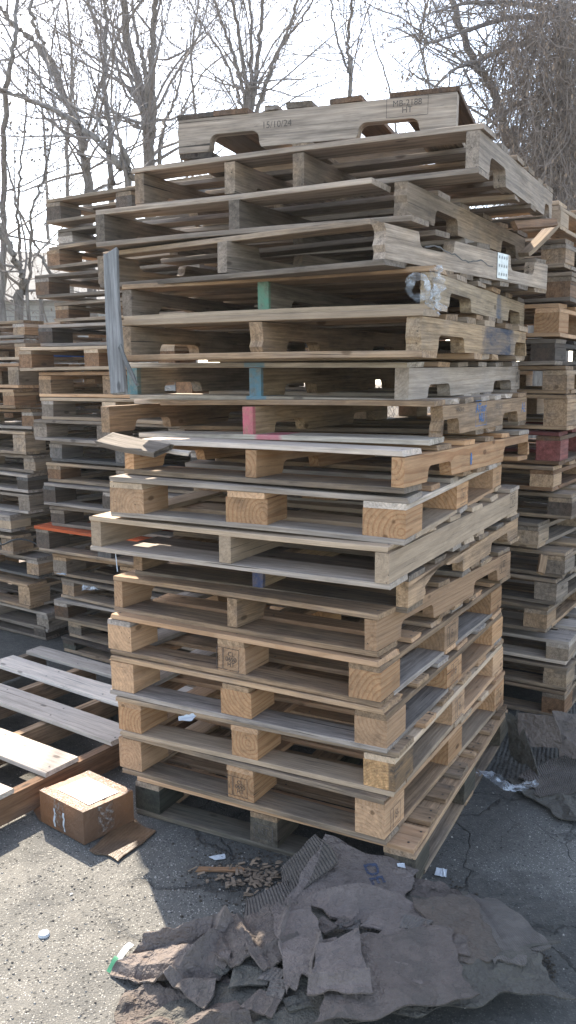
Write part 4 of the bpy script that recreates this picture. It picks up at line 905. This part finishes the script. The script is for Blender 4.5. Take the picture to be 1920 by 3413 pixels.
plank2(at(398,1150,Y=2.72),at(462,1292,Y=2.66),0.016,0.008,'driftwood','splinter','thin grey splinter hanging beside the weathered plank','splinter',(-0.35,-0.94,0),rag=.02,taper=.5)
p=plank2(at(345,1462,Y=2.66),at(560,1505,Y=2.52),0.085,0.017,'grey','snapped_board','snapped grey board jutting out left above the sunlit block pallet','board',(0.1,-0.35,0.93),rag=.05,bow=.006)
plank2(at(505,1492,Y=2.58),at(640,1512,Y=2.56),0.03,0.01,'white','splinter','fresh pale splinter at the broken end of the snapped board','splinter',(0.0,-0.2,0.97),rag=.03,taper=.6)
plank2(at(1745,850,Y=3.35),at(1850,742,Y=3.45),0.05,0.018,'pale','leaning_board','short pale edged board leaning between front stack and right edge stack','board',(-0.7,-0.6,0.2),rag=.01)
plank2(at(1712,752,Y=3.0),at(1850,742,Y=3.3),0.03,0.018,'brownside','loose_stick','brown stick bridging from the front stack to the right edge stack','stick',(0,-1,0.1),rag=.01)
plank2(at(1812,1850,Y=3.4),at(1800,1915,Y=3.36),0.03,0.02,'tan','loose_stick','short slanting stick propped inside the right edge stack','stick',(0,-1,0),rag=.02)
# black cable and string
def tube(name,pts,r,mat,label,cat,n=30,k=6):
    P=[Vector(p) for p in pts]; v=[];f=[];m=len(P)-1
    for i in range(n+1):
        t=i/n*m; a0=min(int(t),m-1); a=t-a0; pm=P[max(a0-1,0)];p0=P[a0];p1=P[a0+1];pn=P[min(a0+2,m)]
        p=0.5*((2*p0)+(p1-pm)*a+(2*pm-5*p0+4*p1-pn)*a*a+(3*p0-pm-3*p1+pn)*a**3)
        d=(p1-p0).normalized(); s=d.orthogonal().normalized(); s2=d.cross(s)
        for j in range(k): b=j/k*6.283; v.append(p+(s*math.cos(b)+s2*math.sin(b))*r)
    f=[(i*k+j,i*k+(j+1)%k,(i+1)*k+(j+1)%k,(i+1)*k+j) for i in range(n) for j in range(k)]
    return tag(mesh(name,v,f,mat,smooth=True),label,cat)
tube('cable',[at(0,1808,Y=4.62),at(10,1815,Y=4.55),at(45,1800,Y=4.5),at(80,1798,Y=4.5),at(120,1812,Y=4.5),at(140,1830,Y=4.5)],0.005,plain('black_rubber',(0.02,0.02,0.02),0.5),'black cable draped over the left edge stack','cable')
tube('string',[at(385,1842,Y=2.70),at(388,1870,Y=2.70),at(392,1906,Y=2.69)],0.0018,PAPER,'short white string hanging below the cream white pallet','string')
mesh('blue_paint_strip',[(0.05,-0.002,0.02),(1.0,-0.002,0.02),(1.0,-0.002,0.045),(0.05,-0.002,0.045)],[(0,1,2,3)],plain('bright_blue_paint',(0.03,0.14,0.5),0.6),[o for o in bpy.data.objects if o.get('label','').startswith('second pallet down at the left edge')][0])
# ================================================================== HOUSE BEHIND
def siding():
    q=NT('weathered_siding'); tc=q.n('ShaderNodeTexCoord'); P=tc.outputs['Object']; sx=q.n('ShaderNodeSeparateXYZ'); q.l(P,sx.inputs[0])
    fr=q.math('FRACT',q.math('MULTIPLY',sx.outputs[2],6.0)); n=q.noise(P,2.5,5,.6); n2=q.noise(q.scale(P,(30,30,6)),1,2)
    c=q.mix(q.ramp(n,0.35,0.7),(0.26,0.245,0.215),(0.19,0.18,0.16)); c=q.mix(q.ramp(n2,.5,.7,0,.3),c,(0.12,.11,.10)); c=q.mix(q.ramp(fr,0.86,0.97,0,.8),c,(0.07,.065,.06))
    q.l(c,q.b.inputs['Base Color']); q.b.inputs['Roughness'].default_value=.85; q.bump(q.ramp(fr,0.0,.9,1,.2),0.6,0.02); return q.m
hs=empty('shed',Matrix.Translation((-11.5,24,0.5))@Matrix.Rotation(math.radians(12),4,'Z')); tag(hs,'long low grey building with lapped siding beyond the bare trees','building')
def hbox(x0,x1,y0,y1,z0,z1,mat,name):
    v=[(x,y,z) for z in (z0,z1) for x,y in ((x0,y0),(x1,y0),(x1,y1),(x0,y1))]
    return mesh(name,v,[(0,3,2,1),(4,5,6,7),(0,1,5,4),(1,2,6,5),(2,3,7,6),(3,0,4,7)],mat,hs)
hbox(-12,9,0,8,-1,3.1,siding(),'wall')
ro=plain('roof_shingle',(0.16,0.15,0.14),.9,0,.4,8)
v=[(-12.4,-0.4,3.1),(9.4,-0.4,3.1),(9.4,8.4,3.1),(-12.4,8.4,3.1),(-12.4,4,5.0),(9.4,4,5.0)]
mesh('roof',v,[(0,1,5,4),(2,3,4,5),(1,2,5),(3,0,4),(3,2,1,0)],ro,hs)
fr_=hbox(-6,-4.8,-0.05,-0.002,0.9,2.2,plain('window_frame',(.4,.39,.37),.7),'window'); g=mesh('pane',[(-5.9,-.06,1),(-4.9,-.06,1),(-4.9,-.06,2.1),(-5.9,-.06,2.1)],[(0,1,2,3)],plain('window_glass',(.05,.06,.07),.1),fr_)
# ================================================================== TREES
BARK=NT('bark'); _t=BARK.n('ShaderNodeTexCoord'); _n=BARK.noise(BARK.scale(_t.outputs['Object'],(30,30,6)),1,4,.7); BARK.l(BARK.mix(BARK.ramp(_n,.35,.65),(0.11,0.092,0.078),(0.22,0.19,0.16)),BARK.b.inputs['Base Color']); BARK.b.inputs['Roughness'].default_value=.9; BARK.bump(_n,.8,.01); BARK=BARK.m
TWIG=plain('twig',(0.20,0.17,0.15),.85); TWIGR=plain('vine_twig',(0.22,0.17,0.135),.85); POD=plain('dry_pod',(0.13,0.095,0.065),.8); POD2=plain('dry_leaf',(0.26,0.18,0.12),.8)
class TB:
    def __init__(s): s.v=[];s.f=[];s.mi=[]
    def tube(s,pts,r0,r1,k):
        b=len(s.v); n=len(pts)
        for i,p in enumerate(pts):
            d=(pts[min(i+1,n-1)]-pts[max(i-1,0)]); d=d.normalized() if d.length>1e-6 else Vector((0,0,1))
            a=d.orthogonal().normalized(); c=d.cross(a); r=r0+(r1-r0)*i/(n-1)
            for j in range(k):
                t=j*6.2832/k; s.v.append(p+(a*math.cos(t)+c*math.sin(t))*r)
        for i in range(n-1):
            for j in range(k): 
                s.f.append((b+i*k+j,b+i*k+(j+1)%k,b+(i+1)*k+(j+1)%k,b+(i+1)*k+j)); s.mi.append(0)
    def pod(s,p,L,rng,mi=1):
        b=len(s.v); a=rng.uniform(0,6.28); w_=L*rng.uniform(.18,.3); sx,sy=math.cos(a)*w_,math.sin(a)*w_; dx=rng.uniform(-.4,.4)*L
        s.v+= [Vector(p),Vector((p.x+sx+dx*.4,p.y+sy,p.z-L*.45)),Vector((p.x+dx,p.y,p.z-L)),Vector((p.x-sx+dx*.4,p.y-sy,p.z-L*.55))]; s.f.append((b,b+1,b+2,b+3)); s.mi.append(mi)
def rdir(d,ang,rng):
    a=d.orthogonal().normalized(); b=d.cross(a); t=rng.uniform(0,6.283)
    return (d*math.cos(ang)+(a*math.cos(t)+b*math.sin(t))*math.sin(ang)).normalized()
def open_lane(p):
    k=p.z/sd.z; x=p.x-sd.x*k; y=p.y-sd.y*k
    return -1.45<x<0.05 and 1.1<y<2.95
GO=[Vector((0,0,0))]
def grow(tb,p,d,L,r,lev,maxlev,rng,nch,pods,up=0.12,wig=0.16):
    if open_lane(p+GO[0]) and rng.random()<0.9: return
    n=max(3,int(4+L*2.2)) if lev<maxlev else 3; pts=[p]; q=p.copy()
    dd=d.copy()
    for i in range(n):
        dd=(dd+Vector((rng.gauss(0,wig),rng.gauss(0,wig),rng.gauss(0,wig)+up*0.5))).normalized(); q=q+dd*(L/n); pts.append(q.copy())
    if any(open_lane(x+GO[0]) for x in pts[::2]) and rng.random()<0.93: return
    k=5 if lev<=1 else 3
    tb.tube(pts,r,max(r*0.3,0.0013),k)
    if lev>=maxlev:
        if pods and rng.random()<pods: tb.pod(pts[-1],rng.uniform(.018,.045),rng)
        return
    m=nch[lev] if lev<len(nch) else 4
    m=max(1,int(m*rng.uniform(.7,1.3)))
    for c in range(m):
        t=rng.uniform(.15,1)**0.8; i=min(int(t*n),n-1); a=t*n-i; b=pts[i].lerp(pts[i+1],a); ld=(pts[i+1]-pts[i]).normalized()
        grow(tb,b,rdir(ld,rng.uniform(.4,1.0),rng),L*rng.uniform(.3,.55)*(1.15-0.5*t),max(r*(1-t*.65)*.45,0.0014),lev+1,maxlev,rng,nch,pods,up,wig)
def spl(P,n):
    out=[];m=len(P)-1
    for i in range(n+1):
        t=i/n*m; k=min(int(t),m-1); a=t-k; pm=P[max(k-1,0)];p0=P[k];p1=P[k+1];pn=P[min(k+2,m)]
        out.append(0.5*((2*p0)+(p1-pm)*a+(2*pm-5*p0+4*p1-pn)*a*a+(3*p0-pm-3*p1+pn)*a**3))
    return out
TG='bare trees behind the pallet stacks'
def tree(label,stems,Y,seed,nch=(13,9,7),r=None,pods=.35,brl=(1.2,2.6),maxlev=3,twig=TWIG,up=.12,start=.12,dens=1.0,lean=None,pod=POD,wig=.16,rt=.35):
    """stems: list of (photo path from base to tip, radius m); each is rooted at the ground at distance Y"""
    rng=random.Random(seed)
    p=at(stems[0][0][0][0],stems[0][0][0][1],Y=Y); gz=ground_h(p.x,Y)-.05
    root=empty('bare_tree',Matrix.Translation((p.x,Y,gz))); tag(root,label,'tree',TG)
    tr=TB(); cr=TB(); O=Vector((p.x,Y,gz)); GO[0]=O
    for si,(path,rad) in enumerate(stems):
        dep=[Y+0.25*math.sin(i*1.3+seed)*(i>0)+(si*0.25)*(i/len(path)) for i in range(len(path))]
        P=[at(a,b,Y=dep[i]) for i,(a,b) in enumerate(path)]
        if si==0 or path[0][1]>=850: P=[Vector((P[0].x+ (P[0].x-P[1].x)*.3,Y,gz))]+P
        d=(P[-1]-P[-2]).normalized()
        if not open_lane(P[-1]): P.append(P[-1]+d*.7+Vector((0,0,.3)))
        Q=[q-O for q in spl(P,6*len(P))]
        Q=[q+Vector((rng.gauss(0,.012),rng.gauss(0,.012),0)) for q in Q]
        tr.tube(Q,rad,rad*rt,8)
        Ltot=sum((Q[i+1]-Q[i]).length for i in range(len(Q)-1)); nb=int(nch[0]*dens*Ltot/3)
        for b in range(nb):
            t=rng.uniform(start,1); i=min(int(t*(len(Q)-1)),len(Q)-2); a=t*(len(Q)-1)-i; q=Q[i].lerp(Q[i+1],a)
            if (q+O).z<0.9: continue
            ld=(Q[i+1]-Q[i]).normalized(); dd=rdir(ld,rng.uniform(.5,1.15),rng); dd.z=max(dd.z,-.05)
            if lean: dd=(dd+Vector(lean)*rng.uniform(0,.8))
            grow(cr,q,dd.normalized(),rng.uniform(*brl)*(1.1-.45*t),rad*(1-t*.6)*rng.uniform(.22,.4),1,maxlev,rng,nch,pods,up,wig)
    mesh('trunk',tr.v,tr.f,BARK,root,smooth=True)
    mesh('crown',cr.v,cr.f,[twig,pod],root,None,cr.mi)
    return root
S=1.0
tree('thin bare tree at the far left edge, upright, nearest the frame',[([(10,1000),(12,690),(16,340),(48,140),(60,0)],.035)],8.0,1,nch=(13,8,7))
tree('bare tree leaning left, its long trunk crossing from stack top to frame corner',[([(297,700),(290,560),(262,430),(200,275),(120,150),(20,50),(-60,-60)],.055),([(200,275),(150,160),(105,60),(95,-80)],.03)],9.5,2,nch=(13,8,7))
tree('slender bare tree left of the thick forked one, dangling pods',[([(376,700),(374,600),(362,400),(348,200),(352,60),(340,-80)],.035)],9.0,3,nch=(13,9,7),pods=.7)
tree('thick forked bare tree rising behind the left shoulder of the stack',[([(498,620),(490,420),(478,330),(432,170),(412,0),(400,-120)],.075),([(498,480),(506,400),(504,240),(512,100),(518,-80)],.06),([(500,400),(480,230),(455,110),(430,-40)],.03),([(525,640),(535,470),(560,380),(590,310)],.03)],10.5,4,nch=(14,8,7),pods=.5)
tree('fan shaped cluster of slim bare stems behind the topmost pallet',[([(830,400),(822,290),(800,140),(765,-60)],.04),([(838,400),(850,280),(868,120),(880,-80)],.04),([(822,400),(800,260),(750,100),(690,-60)],.03),([(850,400),(900,240),(960,100),(1000,-60)],.03),([(845,400),(880,300),(930,170),(1010,60),(1060,-40)],.025),([(815,400),(790,300),(740,180),(660,60)],.022),([(835,400),(838,200),(836,0),(830,-120)],.028)],12.0,5,nch=(14,8,7),pods=.15)
tree('slim bare tree with a thin fork behind the top pallet boards',[([(1168,330),(1165,220),(1160,120),(1178,-40)],.03),([(1166,250),(1130,140),(1100,20)],.018)],11.0,6,nch=(12,8,7),pods=.8)
tree('broken leaning bare trunk at right between the stack and the ivy tree',[([(1720,560),(1690,450),(1645,300),(1610,250),(1572,190)],.05)],8.5,7,nch=(5,6,5),brl=(1,2.2),rt=.6)
tree('low bare scrub tree behind the far left of the stacks',[([(60,1060),(80,960),(40,840),(-40,700)],.05),([(95,1050),(95,900),(110,700),(150,560)],.02),([(80,1050),(70,850),(60,650),(80,480)],.02),([(140,1040),(190,960),(150,880),(90,760)],.025)],8.2,8,nch=(10,6,5),brl=(.8,1.8))
tree('arching bare tree whose branches sweep in over the stack from the left',[([(430,640),(400,560),(330,470),(210,380),(90,330),(-40,270)],.035),([(440,600),(420,520),(360,420),(240,350),(120,250)],.022)],7.6,9,nch=(12,8,7),pods=.5)
tree('distant bare tree between the forked tree and the fan of stems',[([(640,560),(650,380),(640,200),(660,0)],.03),([(610,560),(600,400),(690,230),(820,140)],.02)],15,10,nch=(13,8,7),brl=(1.5,3))
tree('distant bare tree behind the left hand trunks, fine twigs',[([(230,800),(225,500),(240,250),(220,0)],.045),([(160,800),(150,500),(130,200)],.03)],16,11,nch=(10,6,5),brl=(1.5,3.2))
tree('distant bare tree right of the topmost pallet, seen against bright sky',[([(1420,500),(1430,300),(1400,120),(1440,-50)],.03),([(1330,500),(1300,300),(1250,150)],.02)],15,12,nch=(13,8,7),brl=(1.5,2.8))
# vine covered tree at right
def vinetree(label,seed,trunks,Y,branches,nv,xr,yr):
    rng=random.Random(seed); p=at(*trunks[0][0],Y=Y); gz=ground_h(p.x,Y)-.05; O=Vector((p.x,Y,gz)); GO[0]=O
    root=empty('vine_covered_tree',Matrix.Translation(O)); tag(root,label,'tree',TG)
    tr=TB(); cr=TB(); vn=TB()
    for path in trunks:
        P=[at(a,b,Y=Y+.2*math.sin(i*2+seed)) for i,(a,b) in enumerate(path)]; P=[Vector((P[0].x,Y,gz))]+P; Q=[q-O for q in spl(P,40)]
        tr.tube(Q,.09,.04,8)
    for path in branches:
        P=[at(a,b,Y=Y+.3*math.sin(i*1.7+seed)) for i,(a,b) in enumerate(path)]; Q=[q-O for q in spl(P,24)]; cr.tube(Q,.03,.008,5)
        for b in range(34):
            t=rng.random(); i=min(int(t*24),23); q=Q[i]
            grow(cr,q,rdir(Vector((rng.uniform(-.6,.2),0,rng.uniform(-.4,.6))).normalized(),.6,rng),rng.uniform(.3,1.1),.007,1,3,rng,(6,6,5),.25,up=-.06,wig=.3)
    # hanging curtains of vine
    for i in range(nv):
        px=rng.triangular(xr[0],xr[1],xr[1]*.93+xr[0]*.07); py=rng.uniform(*yr); q=at(px,py,Y=Y+rng.uniform(-.7,.8))-O
        n=7; L=rng.uniform(.25,1.1); pts=[q]; d=Vector((rng.gauss(0,.4),rng.gauss(0,.4),-.8)).normalized()
        for k in range(n):
            d=(d+Vector((rng.gauss(0,.35),rng.gauss(0,.35),rng.gauss(-.08,.25)))).normalized(); pts.append(pts[-1]+d*L/n)
        vn.tube(pts,rng.uniform(.002,.006),.0015,3)
        for k in range(5):
            a=pts[rng.randrange(1,n)]; d2=Vector((rng.gauss(0,1),rng.gauss(0,1),rng.gauss(-.2,.8))).normalized(); m=a+d2*rng.uniform(.05,.2); vn.tube([a,m,m+Vector((rng.gauss(0,.05),rng.gauss(0,.05),-.07))],.0016,.001,3)
            if rng.random()<.5: vn.pod(m,rng.uniform(.02,.05),rng)
    mesh('trunk',tr.v,tr.f,BARK,root,smooth=True); mesh('crown',cr.v,cr.f,[TWIG,POD2],root,None,cr.mi); mesh('vine_growth',vn.v,vn.f,[TWIGR,POD2],root,None,vn.mi)
vinetree('big tree smothered in hanging brown vines at the right frame edge',31,[[(1885,800),(1880,400),(1870,150),(1880,-50)],[(1800,800),(1795,600),(1786,380)]],8.0,
  [[(1870,60),(1700,60),(1560,100),(1440,140),(1390,130)],[(1870,160),(1720,150),(1600,200),(1500,240),(1420,330)],[(1860,30),(1700,10),(1560,10),(1450,40)],[(1870,330),(1740,340),(1640,420),(1560,520)],[(1850,480),(1760,540),(1690,600)],[(1875,-20),(1750,-40),(1600,-60)]],1700,(1600,1990),(-60,760))
vinetree('shorter vine tangle behind the right edge stack, lower and browner',32,[[(1830,900),(1835,760),(1850,640)]],9.0,[[(1840,640),(1760,560),(1700,500)],[(1850,700),(1960,600),(2050,560)]],900,(1740,2000),(420,900))
# brush along the bank
def brush(label,seed,x0,x1,y0,y1,n,hh):
    GO[0]=Vector((0,0,0))
    rng=random.Random(seed); tb=TB()
    for i in range(n):
        x=rng.uniform(x0,x1); y=rng.uniform(y0,y1); p=Vector((x,y,ground_h(x,y)-.02))
        grow(tb,p,rdir(Vector((0,0,1)),rng.uniform(0,.6),rng),rng.uniform(.5,1)*hh,.007,1,3,rng,(5,5,4),.1,up=.05,wig=.22)
    return tag(mesh('brush',tb.v,tb.f,[TWIG,POD],None,None,tb.mi),label,None,None,'stuff')
brush('tangled bare brush along the bank at left',41,-7,-1,9,13,330,1.9)
brush('tangled bare brush along the bank behind and right',42,-1,7,9,13,230,1.7)

# ================================================================== ADDED GLARE VEIL
hv=[(x,y,z) for z in (-2.5,24) for x,y in ((-34,-3),(34,-3),(34,60),(-34,60))]
q=NT('glare_veil'); q.t.nodes.remove(q.b); vp=q.n('ShaderNodeVolumePrincipled'); vp.inputs['Density'].default_value=0.0014; vp.inputs['Color'].default_value=(0.92,0.95,1,1); vp.inputs['Anisotropy'].default_value=0.5  # scattering volume added to imitate lens glare over the scene
out=[n for n in q.t.nodes if n.type=='OUTPUT_MATERIAL'][0]; q.l(vp.outputs[0],out.inputs['Volume'])
tag(mesh('glare_veil',hv,[(0,3,2,1),(4,5,6,7),(0,1,5,4),(1,2,6,5),(2,3,7,6),(3,0,4,7)],q.m),'thin veil added between the camera and the far trees to imitate lens glare',None,None,'stuff')
